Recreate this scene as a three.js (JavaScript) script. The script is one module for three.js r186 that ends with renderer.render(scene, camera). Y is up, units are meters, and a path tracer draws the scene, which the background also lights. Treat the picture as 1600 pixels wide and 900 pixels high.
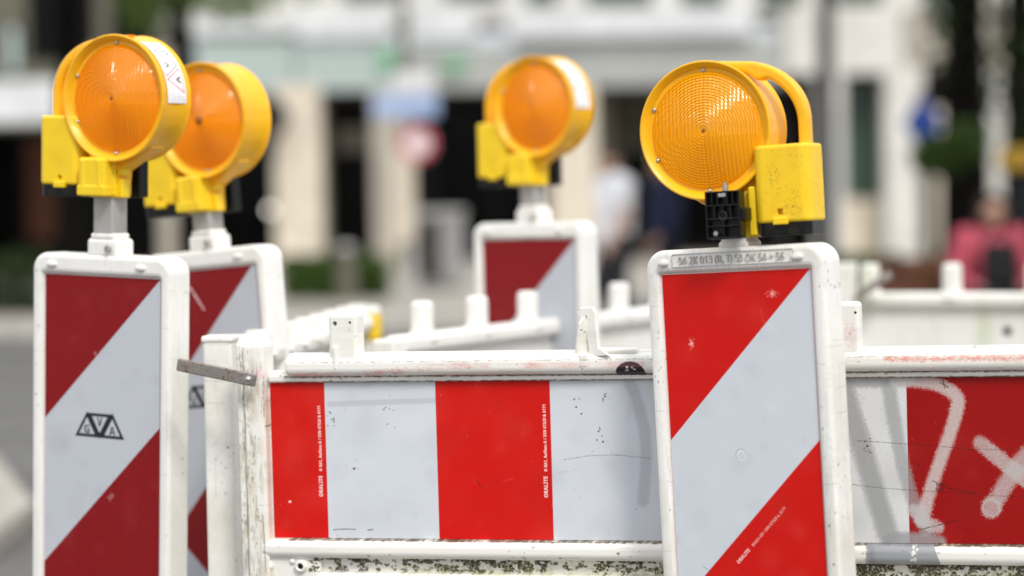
import * as THREE from 'three';
import { RoundedBoxGeometry } from 'three/addons/geometries/RoundedBoxGeometry.js';
import { mergeGeometries, mergeVertices, toCreasedNormals } from 'three/addons/utils/BufferGeometryUtils.js';
import { TextGeometry } from 'three/addons/geometries/TextGeometry.js';
import { FontLoader } from 'three/addons/loaders/FontLoader.js';
import { Brush, Evaluator, SUBTRACTION } from 'three-bvh-csg';

// ------------------------------------------------------------------ camera, sky, sun, exposure
const scene = new THREE.Scene();
const D2R = Math.PI / 180;
const camera = new THREE.PerspectiveCamera(13.59, 16 / 9, 0.1, 400);   // an 85 mm lens on a 36 mm frame
camera.filmGauge = 36;
camera.position.set(0, 1.36, 0);
camera.rotation.set(-2.27 * D2R, 0, -1.0 * D2R, 'YXZ');
camera.focus = 3.74;
camera.userData.fStop = 1.75;
scene.add(camera);

const renderer = new THREE.WebGLRenderer({ antialias: true });
renderer.toneMapping = THREE.LinearToneMapping;
renderer.toneMappingExposure = 1.48;
renderer.shadowMap.enabled = true;

let seed = 20240611;
function rnd() { seed |= 0; seed = (seed + 0x6D2B79F5) | 0; let t = Math.imul(seed ^ (seed >>> 15), 1 | seed); t = (t + Math.imul(t ^ (t >>> 7), 61 | t)) ^ t; return ((t ^ (t >>> 14)) >>> 0) / 4294967296; }
const rr = (a, b) => a + (b - a) * rnd();
const hash2 = (x, y) => { let h = Math.imul(x | 0, 374761393) + Math.imul(y | 0, 668265263); h = Math.imul(h ^ (h >>> 13), 1274126177); return ((h ^ (h >>> 16)) >>> 0) / 4294967296; };
function vnoise(x, y, period = 0) {
  const xi = Math.floor(x), yi = Math.floor(y), fx = x - xi, fy = y - yi;
  const u = fx * fx * (3 - 2 * fx), v = fy * fy * (3 - 2 * fy);
  const w = (a) => period ? ((a % period) + period) % period : a;
  const a = hash2(w(xi), w(yi)), b = hash2(w(xi + 1), w(yi)), c = hash2(w(xi), w(yi + 1)), d = hash2(w(xi + 1), w(yi + 1));
  return a + (b - a) * u + (c - a) * v + (a - b - c + d) * u * v;
}
const fbm = (x, y, o = 4, p = 0) => { let s = 0, a = 0.5, n = 0; for (let i = 0; i < o; i++) { s += a * vnoise(x + i * 7.3 * (p ? 0 : 1), y, p); n += a; a *= 0.5; x *= 2; y *= 2; p *= 2; } return s / n; };

// a bright, thinly overcast sky
{
  const W = 256, Hh = 128, data = new Float32Array(W * Hh * 4);
  for (let j = 0; j < Hh; j++) for (let i = 0; i < W; i++) {
    const el = ((j + 0.5) / Hh - 0.5) * Math.PI, s = Math.max(0, Math.sin(el)), az = (i / W) * Math.PI * 2;
    const cl = fbm(6 + 4 * Math.cos(az) * Math.cos(el), 6 + 4 * Math.sin(az) * Math.cos(el) + 3 * s, 4);
    const l = (0.5 + 0.64 * s) * (0.82 + 0.36 * cl), k = (j * W + i) * 4;
    data[k] = l * 0.97; data[k + 1] = l * 1.0; data[k + 2] = l * 1.05; data[k + 3] = 1;
    if (el < 0) { data[k] = data[k + 1] = data[k + 2] = 0.2; }
  }
  const sky = new THREE.DataTexture(data, W, Hh, THREE.RGBAFormat, THREE.FloatType);
  sky.mapping = THREE.EquirectangularReflectionMapping; sky.magFilter = THREE.LinearFilter; sky.needsUpdate = true;
  scene.background = sky; scene.environment = sky; scene.environmentIntensity = 1;
}
const sun = new THREE.DirectionalLight(new THREE.Color(1.0, 0.95, 0.87), 1.5);
sun.position.set(5, 14, 6.5); sun.target.position.set(0, 0, -6); sun.castShadow = true; sun.shadow.radius = 24;
sun.shadow.mapSize.set(2048, 2048);
Object.assign(sun.shadow.camera, { left: -30, right: 30, top: 30, bottom: -30, near: 0.5, far: 120 });
scene.add(sun, sun.target);

// ------------------------------------------------------------------ helpers
const taken = {};
function numbered(n) { taken[n] = (taken[n] ?? -1) + 1; return taken[n] ? `${n}_${String(taken[n]).padStart(3, '0')}` : n; }
function mesh(name, geo, mat, parent = scene, pos, rot) {
  const m = new THREE.Mesh(geo, mat); m.name = parent === scene ? numbered(name) : name; m.castShadow = m.receiveShadow = true;
  if (pos) m.position.set(...pos); if (rot) m.rotation.set(...rot);
  parent.add(m); return m;
}
function thing(name, label, category, pos = [0, 0, 0], rot = [0, 0, 0], group) {
  const g = new THREE.Group(); g.name = numbered(name); g.position.set(...pos); g.rotation.set(rot[0], rot[1], rot[2], 'YXZ');
  g.userData = { label, category }; if (group) g.userData.group = group; scene.add(g); return g;
}
function tag(o, label, category, group) { o.userData.label = label; o.userData.category = category; if (group) o.userData.group = group; return o; }
function structure(o) { o.userData.kind = 'structure'; return o; }
function boxUV(g, scale = 1, ou = 0, ov = 0) {               // uv in metres from the face that a triangle points to
  if (g.index) g = g.toNonIndexed();
  const p = g.attributes.position, uv = new Float32Array(p.count * 2), a = new THREE.Vector3(), b = new THREE.Vector3(), c = new THREE.Vector3();
  for (let i = 0; i < p.count; i += 3) {
    a.fromBufferAttribute(p, i); b.fromBufferAttribute(p, i + 1); c.fromBufferAttribute(p, i + 2);
    const n = b.clone().sub(a).cross(c.clone().sub(a)), ax = Math.abs(n.x), ay = Math.abs(n.y), az = Math.abs(n.z);
    [a, b, c].forEach((q, k) => {
      const [u, v] = az >= ax && az >= ay ? [q.x, q.y] : ax >= ay ? [q.z + 0.37, q.y] : [q.x, q.z + 0.71];
      uv[(i + k) * 2] = u * scale + ou; uv[(i + k) * 2 + 1] = v * scale + ov;
    });
  }
  g.setAttribute('uv', new THREE.BufferAttribute(uv, 2)); return g;
}
function planarUV(g, x0, y0, w, h) {
  const p = g.attributes.position, uv = new Float32Array(p.count * 2);
  for (let i = 0; i < p.count; i++) { uv[2 * i] = (p.getX(i) - x0) / w; uv[2 * i + 1] = (p.getY(i) - y0) / h; }
  g.setAttribute('uv', new THREE.BufferAttribute(uv, 2)); return g;
}
const merge = (list) => mergeGeometries(list.map((g) => { g = g.index ? g.toNonIndexed() : g; for (const k of Object.keys(g.attributes)) if (!['position', 'normal', 'uv'].includes(k)) g.deleteAttribute(k); return g; }));
const rbox = (w, h, d, x = 0, y = 0, z = 0, r = 0.004, seg = 2) => boxUV(new RoundedBoxGeometry(w, h, d, seg, Math.min(r, w / 2.01, h / 2.01, d / 2.01)).translate(x, y, z));
const pbox = (x0, x1, y0, y1, z0, z1) => boxUV(new THREE.BoxGeometry(x1 - x0, y1 - y0, z1 - z0).translate((x0 + x1) / 2, (y0 + y1) / 2, (z0 + z1) / 2));
function cyl(r, h, x, y, z, axis = 'y', n = 20, r2 = r) { const g = new THREE.CylinderGeometry(r2, r, h, n); if (axis === 'z') g.rotateX(Math.PI / 2); if (axis === 'x') g.rotateZ(Math.PI / 2); return g.translate(x, y, z); }
function roundedShape(w, h, r, cx = 0, cy = 0, S = THREE.Shape) {
  const s = new S(), x = cx - w / 2, y = cy - h / 2;
  s.moveTo(x + r, y); s.lineTo(x + w - r, y); s.absarc(x + w - r, y + r, r, -Math.PI / 2, 0); s.lineTo(x + w, y + h - r); s.absarc(x + w - r, y + h - r, r, 0, Math.PI / 2);
  s.lineTo(x + r, y + h); s.absarc(x + r, y + h - r, r, Math.PI / 2, Math.PI); s.lineTo(x, y + r); s.absarc(x + r, y + r, r, Math.PI, Math.PI * 1.5); return s;
}
const extrude = (shape, depth, bevel, o = {}) => new THREE.ExtrudeGeometry(shape, { depth: depth - 2 * bevel, bevelEnabled: bevel > 0, bevelThickness: bevel, bevelSize: bevel, bevelOffset: -bevel, bevelSegments: 3, curveSegments: 10, ...o }).translate(0, 0, bevel);

function pixelTex(w, h, fn, srgb = true) {
  const d = new Uint8Array(w * h * 4);
  for (let j = 0; j < h; j++) for (let i = 0; i < w; i++) { const c = fn(i, j), k = (j * w + i) * 4; d[k] = Math.max(0, Math.min(255, c[0])); d[k + 1] = Math.max(0, Math.min(255, c[1])); d[k + 2] = Math.max(0, Math.min(255, c[2])); d[k + 3] = 255; }
  const t = new THREE.DataTexture(d, w, h); t.wrapS = t.wrapT = THREE.RepeatWrapping; t.magFilter = THREE.LinearFilter; t.minFilter = THREE.LinearMipmapLinearFilter; t.generateMipmaps = true;
  if (srgb) t.colorSpace = THREE.SRGBColorSpace; t.needsUpdate = true; return t;
}
function canvasTex(w, h, draw) {
  const c = document.createElement('canvas'); c.width = w; c.height = h; draw(c.getContext('2d'), w, h);
  const t = new THREE.CanvasTexture(c); t.colorSpace = THREE.SRGBColorSpace; t.wrapS = t.wrapT = THREE.RepeatWrapping; t.magFilter = THREE.LinearFilter; return t;
}
const rep = (t, sx, sy = sx) => { const c = t.clone(); c.repeat.set(1 / sx, 1 / sy); c.needsUpdate = true; return c; };
const std = (o) => new THREE.MeshStandardMaterial(o);
const phys = (o) => new THREE.MeshPhysicalMaterial(o);

// ------------------------------------------------------------------ materials
// white moulded plastic: grime specks, rubbed streaks, pale yellowing (0.6 m tile)
function plasticTile(grime, green) {
  const N = 512, sp = [];
  for (let i = 0; i < 2600 * grime; i++) { const x = rr(0, N), y = rr(0, N); if (fbm(x / 40 + 3, y / 90, 3) < 0.56) continue; sp.push([x, y, Math.pow(rnd(), 6) * 1.5 + 0.55, rr(0.05, 0.42)]); }
  const dark = new Float32Array(N * N);
  for (const [x, y, r, a] of sp) for (let j = -4; j <= 4; j++) for (let i = -4; i <= 4; i++) { const d = Math.hypot(i, j * 0.8); if (d < r) { const k = ((Math.floor(y + j) + N) % N) * N + (Math.floor(x + i) + N) % N; dark[k] = Math.max(dark[k], a); } }
  for (let s = 0; s < 130 * grime; s++) { let x = rr(0, N), y = rr(0, N); const v = rnd() < 0.7, n = rr(15, 90), a = rr(0.08, 0.3); for (let t = 0; t < n; t++) { const k = ((Math.floor(y) + N) % N) * N + (Math.floor(x) + N) % N; dark[k] = Math.max(dark[k], a * rr(0.3, 1)); if (v) { y += 1; x += rr(-0.25, 0.25); } else { x += 1; y += rr(-0.3, 0.3); } } }
  return pixelTex(N, N, (i, j) => {
    const big = fbm(i / 128, j / 128, 4, 4), st = fbm(i / 32, j / 256, 3, 16), f = fbm(i / 8, j / 8, 2, 64);
    let l = 238 - 15 * grime * Math.max(0, big - 0.42) * 2 - 10 * grime * Math.max(0, st - 0.5) * 2 - 7 * (f - 0.5);
    let r = l, g = l - 1.5 - 4 * grime * Math.max(0, big - 0.45), b = l - 6 - 13 * grime * Math.max(0, big - 0.4);
    if (green) { const q = Math.max(0, st - 0.5) * green * Math.max(0, big - 0.3) * 5; r -= 45 * q; g -= 26 * q; b -= 70 * q; }
    const d = dark[j * N + i]; return [r * (1 - d * 0.75), g * (1 - d * 0.78), b * (1 - d * 0.8)];
  });
}
const tileClean = plasticTile(0.55, 0), tileDirty = plasticTile(1.6, 0), tileAlgae = plasticTile(1.0, 1.0);
const plasticBump = pixelTex(256, 256, (i, j) => { const v = 128 + 70 * (fbm(i / 8, j / 8, 3, 32) - 0.5) + 90 * (fbm(i / 64, j / 64, 2, 4) - 0.5); return [v, v, v]; }, false);
const M = {};
M.plastic = std({ map: rep(tileClean, 0.6), roughness: 0.46, bumpMap: rep(plasticBump, 0.12), bumpScale: 0.0006 });
M.plasticDirty = std({ map: rep(tileDirty, 0.6), roughness: 0.52, bumpMap: rep(plasticBump, 0.12), bumpScale: 0.0009 });
M.plasticAlgae = std({ map: rep(tileAlgae, 0.9), roughness: 0.6, bumpMap: rep(plasticBump, 0.12), bumpScale: 0.0008 });
function specks(base, n, size, tint, maxA = 0.8) {
  return canvasTex(512, 512, (c, w, h) => {
    c.fillStyle = base; c.fillRect(0, 0, w, h);
    for (let i = 0; i < 60; i++) { c.globalAlpha = rr(0.02, 0.06); c.fillStyle = rnd() < 0.5 ? '#fff3a0' : '#b07808'; c.beginPath(); c.ellipse(rr(0, w), rr(0, h), rr(8, 50), rr(8, 60), rr(0, 3), 0, 7); c.fill(); }
    for (let i = 0; i < n; i++) { c.globalAlpha = rr(0.15, maxA); c.fillStyle = tint; const r = Math.pow(rnd(), 2) * size + 0.4; c.beginPath(); c.ellipse(rr(0, w), rr(0, h), r, r * rr(0.6, 1.6), rr(0, 3), 0, 7); c.fill(); }
    c.globalAlpha = 1;
  });
}
M.yellow = std({ map: rep(specks('rgb(250,184,14)', 120, 1.2, '#5a3d08', 0.5), 0.25), roughness: 0.36, bumpMap: rep(plasticBump, 0.06), bumpScale: 0.0002 });
M.lemon = std({ map: rep(specks('rgb(246,206,22)', 160, 1.3, '#4a3a10', 0.55), 0.25), roughness: 0.42, bumpMap: rep(plasticBump, 0.06), bumpScale: 0.0002 });
M.black = phys({ map: rep(specks('rgb(15,15,16)', 220, 1.3, '#8a8a88', 0.5), 0.12), roughness: 0.3, specularIntensity: 0.6 });
M.hole = std({ color: new THREE.Color().setRGB(0.012, 0.011, 0.01), roughness: 0.9 });  // near-black stands in for the shade inside holes
M.steel = std({ color: new THREE.Color().setRGB(0.55, 0.53, 0.5), metalness: 1, roughness: 0.38 });
M.galv = std({ map: rep(pixelTex(128, 128, (i, j) => { const v = 165 + 55 * fbm(i / 16, j / 64, 4, 8) - 20; return [v, v * 0.985, v * 0.96]; }), 0.2), metalness: 0.35, roughness: 0.5 });
M.strap = std({ map: rep(pixelTex(256, 64, (i, j) => { const f = 0.5 + 0.35 * (fbm(i / 14, j / 12, 3) - 0.5) + 0.25 * (hash2(i, j) - 0.5), q = Math.max(0, fbm(i / 9 + 9, j / 9, 3) - 0.56) * 5; return [128 + 50 * f - 20 * q, 122 + 48 * f - 36 * q, 117 + 46 * f - 46 * q]; }), 0.13, 0.03), metalness: 0.55, roughness: 0.42 });
M.rubber = std({ map: rep(pixelTex(128, 128, (i, j) => { const v = 46 + 26 * hash2(i, j) + 16 * fbm(i / 16, j / 16, 3, 8); return [v, v * 0.98, v * 0.95]; }), 0.3), roughness: 0.95 });
// amber lens: tinted clear plastic over a bright reflector
M.lens = phys({ color: new THREE.Color().setRGB(1.0, 0.43, 0.006), roughness: 0.12, transmission: 0.12, thickness: 0.004, ior: 1.49 });
M.lensDeep = M.lens.clone(); M.lensDeep.color.setRGB(1.0, 0.33, 0.003);
M.reflector = std({ color: new THREE.Color().setRGB(0.9, 0.88, 0.84), metalness: 0.2, roughness: 0.4 });

// reflective film prints ------------------------------------------------------------
const RED = 'rgb(206,18,10)', RED_DEEP = 'rgb(142,8,12)', WHITE_FILM = 'rgb(207,212,219)';
function scratch(c, x, y, len, ang, col, a, wd) { c.strokeStyle = col; c.lineWidth = wd; c.lineCap = 'round'; let px = x, py = y; for (let t = 0; t < len; t += 4) { c.globalAlpha = a * rr(0.3, 1); c.beginPath(); c.moveTo(px, py); px += Math.cos(ang) * 4 + rr(-0.4, 0.4); py += Math.sin(ang) * 4 + rr(-0.4, 0.4); c.lineTo(px, py); c.stroke(); } c.globalAlpha = 1; }
function filmWear(c, w, h, n) {
  for (let i = 0; i < n * 5; i++) { const x = rr(0, w), y = rr(0, h), r = rr(6, 70), k = rnd() < 0.55 ? '255,255,255' : '90,82,74', q = c.createRadialGradient(x, y, 0, x, y, r); q.addColorStop(0, `rgba(${k},${rr(0.015, 0.06)})`); q.addColorStop(1, `rgba(${k},0)`); c.fillStyle = q; c.fillRect(x - r, y - r, 2 * r, 2 * r); }
  c.globalAlpha = 1;
  for (let i = 0; i < n * 0.5; i++) scratch(c, rr(0, w), rr(0, h), rr(10, 70), rr(0, 6.3), rnd() < 0.6 ? '#fff' : '#554', rr(0.1, 0.35), rr(0.6, 1.6));
  for (let i = 0; i < n * 3; i++) { c.globalAlpha = rr(0.15, 0.6); c.fillStyle = rnd() < 0.5 ? '#3a342c' : '#e8e4e0'; c.beginPath(); c.arc(rr(0, w), rr(0, h), rr(0.5, 1.5), 0, 7); c.fill(); }
  c.globalAlpha = 1;
}
// a diagonal board sheet 0.25 x 1.0 m at 2 px per mm, the film below cut into stripes by the geometry
function diagonalSheet(red, extra) {
  return canvasTex(512, 2048, (c, w, h) => {
    const s = w / 0.25;
    for (let k = 0; k < 5; k++) { c.fillStyle = k % 2 ? WHITE_FILM : red; c.beginPath(); const a = k * 0.25 * s, b = (k + 1) * 0.25 * s; c.moveTo(0, a); c.lineTo(a, 0); c.lineTo(b, 0); c.lineTo(0, b); c.closePath(); c.fill(); }
    filmWear(c, w, h, 40); extra?.(c, s);
  });
}
const sheetFront = diagonalSheet(RED, (c, s) => {
  c.save(); c.translate(0.105 * s, 0.435 * s); c.rotate(-Math.PI / 4); c.fillStyle = '#f3dcd8'; c.font = `bold ${0.0074 * s}px sans-serif`; c.fillText('ORALITE', 0, 0); c.font = `${0.006 * s}px sans-serif`; c.fillText('®5431-DP / DIN 67520 u. 6171', 0.037 * s, 0); c.restore();
  c.strokeStyle = 'rgba(150,158,168,0.9)'; c.lineWidth = 2.4; c.beginPath(); c.arc(0.119 * s, 0.272 * s, 0.0085 * s, 0, 7); c.stroke(); c.strokeStyle = 'rgba(250,252,255,0.8)'; c.beginPath(); c.arc(0.1195 * s, 0.273 * s, 0.0075 * s, 0, 7); c.stroke();
  scratch(c, 0.022 * s, 0.468 * s, 90, 0.72, '#2c2620', 0.9, 3); scratch(c, 0.045 * s, 0.44 * s, 40, 0.6, '#554', 0.7, 2);
  for (let i = 0; i < 26; i++) scratch(c, rr(0.05, 0.2) * s, rr(0.53, 0.6) * s, rr(6, 26), 1.57 + rr(-0.15, 0.15), '#f2d8d2', 0.6, 1.6);
  c.globalAlpha = 0.3; c.fillStyle = '#f6b8ae'; for (let i = 0; i < 90; i++) { c.beginPath(); c.ellipse(0.045 * s + rr(-14, 14) * rnd(), 0.105 * s + rr(-22, 22) * rnd(), rr(1, 4), rr(1, 3), 0, 0, 7); c.fill(); c.beginPath(); c.ellipse(0.185 * s + rr(-30, 30) * rnd(), 0.035 * s + rr(-16, 16) * rnd(), rr(1, 5), rr(1, 2.4), -0.5, 0, 7); c.fill(); } c.globalAlpha = 1;
});
function triangleLogo(c, s, x, y, k) {                     // three outlined triangles with a letter each
  c.save(); c.translate(x * s, y * s); c.scale(k * s / 100, k * s / 100); c.lineWidth = 12; c.strokeStyle = '#23262b'; c.fillStyle = '#23262b'; c.lineJoin = 'miter';
  const tri = (cx, up) => { c.beginPath(); const d = up ? 1 : -1; c.moveTo(cx - 50, 42 * d); c.lineTo(cx + 50, 42 * d); c.lineTo(cx, -42 * d); c.closePath(); c.stroke(); };
  tri(-64, true); tri(0, false); tri(64, true);
  c.textAlign = 'center'; c.font = 'bold 46px sans-serif'; c.fillText('G', -64, 34); c.fillText('V', 0, 2); c.fillText('A', 64, 34); c.restore();
}
function prismCells(c, s, w, h) {                         // fine honeycomb seams of prismatic film, 5 mm cells
  c.strokeStyle = 'rgba(70,66,76,0.30)'; c.lineWidth = 1.7; const p = 0.0046 * s, q = p * 0.866;
  for (let j = 0; j * q < h + p; j++) for (let i = 0; i * p < w + p; i++) { c.beginPath(); c.arc(i * p + (j % 2) * p / 2, j * q, p * 0.46, 0, 7); c.stroke(); }
}
const sheetPrism = diagonalSheet(RED_DEEP, (c, s) => {
  c.globalAlpha = 0.8; prismCells(c, s, 512, 2048); c.globalAlpha = 1; triangleLogo(c, s, 0.121, 0.255, 0.043);
  c.save(); c.translate(0.122 * s, 0.405 * s); c.rotate(-Math.PI / 4); c.fillStyle = 'rgba(220,190,190,0.75)'; c.font = `${0.011 * s}px sans-serif`; c.fillText('3M', 0.03 * s, 0); c.restore();
  c.save(); c.translate(0.108 * s, 0.136 * s); c.fillStyle = 'rgba(235,215,215,0.8)'; c.font = `${0.009 * s}px sans-serif`; c.fillText('9', 0, 0); c.restore();
});
const sheetBack = diagonalSheet(RED_DEEP, (c, s) => prismCells(c, s, 512, 2048));
const sheetArrow = canvasTex(512, 2048, (c, w, h) => {     // arrow stripes that point to the left edge
  const s = w / 0.25, yv = 0.49 * s; c.fillStyle = RED_DEEP; c.fillRect(0, 0, w, h);
  const chev = (a, b) => { c.fillStyle = WHITE_FILM; c.beginPath(); c.moveTo(0, yv - a); c.lineTo(w, yv - a - w); c.lineTo(w, yv - b - w); c.lineTo(0, yv - b); c.closePath(); c.fill(); c.beginPath(); c.moveTo(0, yv + a); c.lineTo(w, yv + a + w); c.lineTo(w, yv + b + w); c.lineTo(0, yv + b); c.closePath(); c.fill(); };
  c.fillStyle = WHITE_FILM; c.beginPath(); chev(0, 0.25 * s);
  filmWear(c, w, h, 40); prismCells(c, s, w, h); triangleLogo(c, s, 0.10, 0.235, 0.043); scratch(c, 0.085 * s, 0.03 * s, 110, 0.95, '#f4e2e0', 0.9, 7);
});
const film = (t) => phys({ map: t, roughness: 0.42, specularIntensity: 0.45 });
M.filmFront = film(sheetFront); M.filmPrism = film(sheetPrism); M.filmBack = film(sheetBack); M.filmArrow = film(sheetArrow);

// front barrier sheet: x 0..1.30 m, y 0.812..1.062
const BX = [0, 0.092, 0.277, 0.463, 0.648, 0.832, 1.015, 1.2, 1.386, 1.571, 1.756, 1.9], BY0 = 0.81, BY1 = 1.06;
function spray(c, s, pts, wid, col, alpha, fuzz = 1) {
  const P = (p) => [p[0] * s, (BY1 - p[1]) * s];
  const curve = new THREE.CatmullRomCurve3(pts.map((p) => { const [x, y] = P(p); return new THREE.Vector3(x, y, 0); }));
  const L = curve.getLength(), n = Math.ceil(L / 2);
  c.fillStyle = col; c.strokeStyle = col; c.lineCap = 'round'; c.lineJoin = 'round'; const shots = curve.getPoints(120); for (const [kw, ka] of [[1.14, 0.12], [1.04, 0.2], [0.92, 0.34], [0.78, 0.5], [0.6, 0.5]]) { c.globalAlpha = alpha * ka; c.lineWidth = wid * s * kw; c.beginPath(); shots.forEach((q, i) => i ? c.lineTo(q.x, q.y) : c.moveTo(q.x, q.y)); c.stroke(); }
  for (let i = 0; i <= n * 9 * fuzz; i++) { const q = curve.getPoint(rnd()), g = (rnd() + rnd() + rnd() - 1.5) / 1.5, a = rnd() * 6.3, d = wid * s * (0.42 + 0.32 * Math.abs(g)); c.globalAlpha = alpha * rr(0.3, 0.9); c.beginPath(); c.arc(q.x + Math.cos(a) * d, q.y + Math.sin(a) * d, rr(0.5, 1.4), 0, 7); c.fill(); }
  c.globalAlpha = 1;
}
const barrierSheet = canvasTex(2048, 394, (c, w, h) => {
  const s = w / 1.3; for (let k = 0; k < 8; k++) { c.fillStyle = k % 2 ? (k === 5 ? 'rgb(216,218,219)' : WHITE_FILM) : (k >= 6 ? 'rgb(150,8,6)' : 'rgb(206,18,10)'); c.fillRect(BX[k] * s, 0, (BX[k + 1] - BX[k]) * s + 1, h); }
  filmWear(c, w, h, 70);
  for (const [x, y] of [[0.0845, 0.876], [0.456, 0.876]]) { c.save(); c.translate(x * s, (BY1 - y) * s); c.rotate(-Math.PI / 2); c.fillStyle = '#f4e6e2'; c.font = `bold ${0.0085 * s}px sans-serif`; c.fillText('ORALITE', 0, 0); c.font = `bold ${0.0062 * s}px sans-serif`; c.fillText('® RA1, Aufbau A / DIN 67520 & 6171', 0.041 * s, 0); c.restore(); }
  // grey smear on the third white field
  spray(c, s, [[0.59, 1.06], [0.606, 1.011], [0.614, 0.951], [0.607, 0.872]], 0.022, '#82868e', 0.2, 0.0);
  // spray paint at the right
  spray(c, s, [[0.915, 1.07], [0.932, 1.003], [0.944, 0.964], [0.962, 0.897], [0.985, 0.815]], 0.034, '#97989a', 0.75);
  spray(c, s, [[0.93, 1.055], [0.97, 1.054], [1.02, 1.057]], 0.018, '#a5a6a8', 0.7);
  spray(c, s, [[0.988, 1.05], [0.996, 0.994], [1.008, 0.926], [1.024, 0.869], [1.04, 0.83]], 0.022, '#9fa0a2', 0.7);
  spray(c, s, [[1.0, 1.055], [1.03, 1.055], [1.064, 1.048], [1.09, 1.03], [1.087, 1.003], [1.071, 0.956], [1.052, 0.905], [1.04, 0.865], [1.034, 0.845]], 0.0215, '#c9c5c3', 0.92);
  spray(c, s, [[1.022, 0.86], [1.04, 0.84], [1.058, 0.834]], 0.02, '#bdb9b7', 0.85, 2); spray(c, s, [[0.985, 0.815], [1.03, 0.816], [1.06, 0.812]], 0.022, '#9b9c9e', 0.85);
  spray(c, s, [[1.122, 0.962], [1.162, 0.928], [1.195, 0.902]], 0.022, '#b9b0ae', 0.8, 4); spray(c, s, [[1.192, 0.946], [1.162, 0.904], [1.138, 0.866], [1.136, 0.862]], 0.026, '#b9b0ae', 0.8, 4);
  // dark rubs and cracks
  const line = (pts, a, wd) => { for (let i = 0; i + 1 < pts.length; i++) { const x = pts[i][0] * s, y = (BY1 - pts[i][1]) * s, X = pts[i + 1][0] * s, Y = (BY1 - pts[i + 1][1]) * s; scratch(c, x, y, Math.hypot(X - x, Y - y), Math.atan2(Y - y, X - x), '#2a211b', a, wd); } };
  line([[0.482, 0.936], [0.52, 0.942], [0.57, 0.943], [0.62, 0.939]], 0.45, 1.4); line([[0.1, 0.823], [0.138, 0.824]], 0.8, 1.8); line([[0.158, 0.823], [0.166, 0.824]], 0.9, 2.2);
  line([[0.94, 0.965], [1.02, 0.96], [1.1, 0.952], [1.2, 0.95]], 0.6, 1.3); line([[0.92, 0.9], [0.98, 0.893], [1.05, 0.888], [1.2, 0.88]], 0.55, 1.3); line([[1.05, 0.905], [1.075, 0.893], [1.11, 0.887]], 0.9, 1.8); line([[1.03, 0.83], [1.06, 0.838], [1.085, 0.845]], 0.8, 1.8); line([[0.34, 0.905], [0.346, 0.893]], 0.8, 1.6); line([[1.065, 1.053], [1.076, 1.046]], 0.9, 2.6); line([[1.07, 1.056], [1.072, 1.044]], 0.9, 2);
  c.globalAlpha = 0.18; c.strokeStyle = '#7a7d82'; c.lineWidth = 14; c.beginPath(); c.moveTo(0.1 * s, 0.035 * s); c.lineTo(0.275 * s, 0.03 * s); c.stroke(); c.globalAlpha = 1;
  for (const [x, y, n, d] of [[0.54, 0.975, 7, 0.006], [0.51, 1.025, 4, 0.01], [0.55, 1.035, 6, 0.006], [0.1, 1.01, 8, 0.01], [0.2, 1.01, 6, 0.012], [0.14, 0.93, 4, 0.006], [0.955, 0.957, 10, 0.006], [1.03, 0.925, 5, 0.003]]) for (let i = 0; i < n; i++) { c.globalAlpha = rr(0.5, 1); c.fillStyle = '#2b241c'; c.beginPath(); c.ellipse((x + rr(-d, d)) * s, (BY1 - y + rr(-2, 2) * d) * s, rr(0.8, 2.4), rr(0.8, 3), rr(0, 3), 0, 7); c.fill(); }
  c.globalAlpha = 0.9; c.fillStyle = '#f5e8e4'; c.beginPath(); c.ellipse(0.028 * s, 0.192 * s, 4, 3, 0, 0, 7); c.fill();
  c.fillStyle = '#231d1a'; c.globalAlpha = 0.8; c.font = `bold ${0.007 * s}px sans-serif`; c.fillText('DRY', 1.056 * s, 0.164 * s); c.fillText('ART', 1.055 * s, 0.171 * s); c.globalAlpha = 1;
});
M.barrierFilm = film(barrierSheet);
M.redFilm = phys({ color: 'rgb(150,8,6)', roughness: 0.42, specularIntensity: 0.45 }); M.whiteFilm = phys({ color: WHITE_FILM, roughness: 0.42, specularIntensity: 0.45 });
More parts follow.
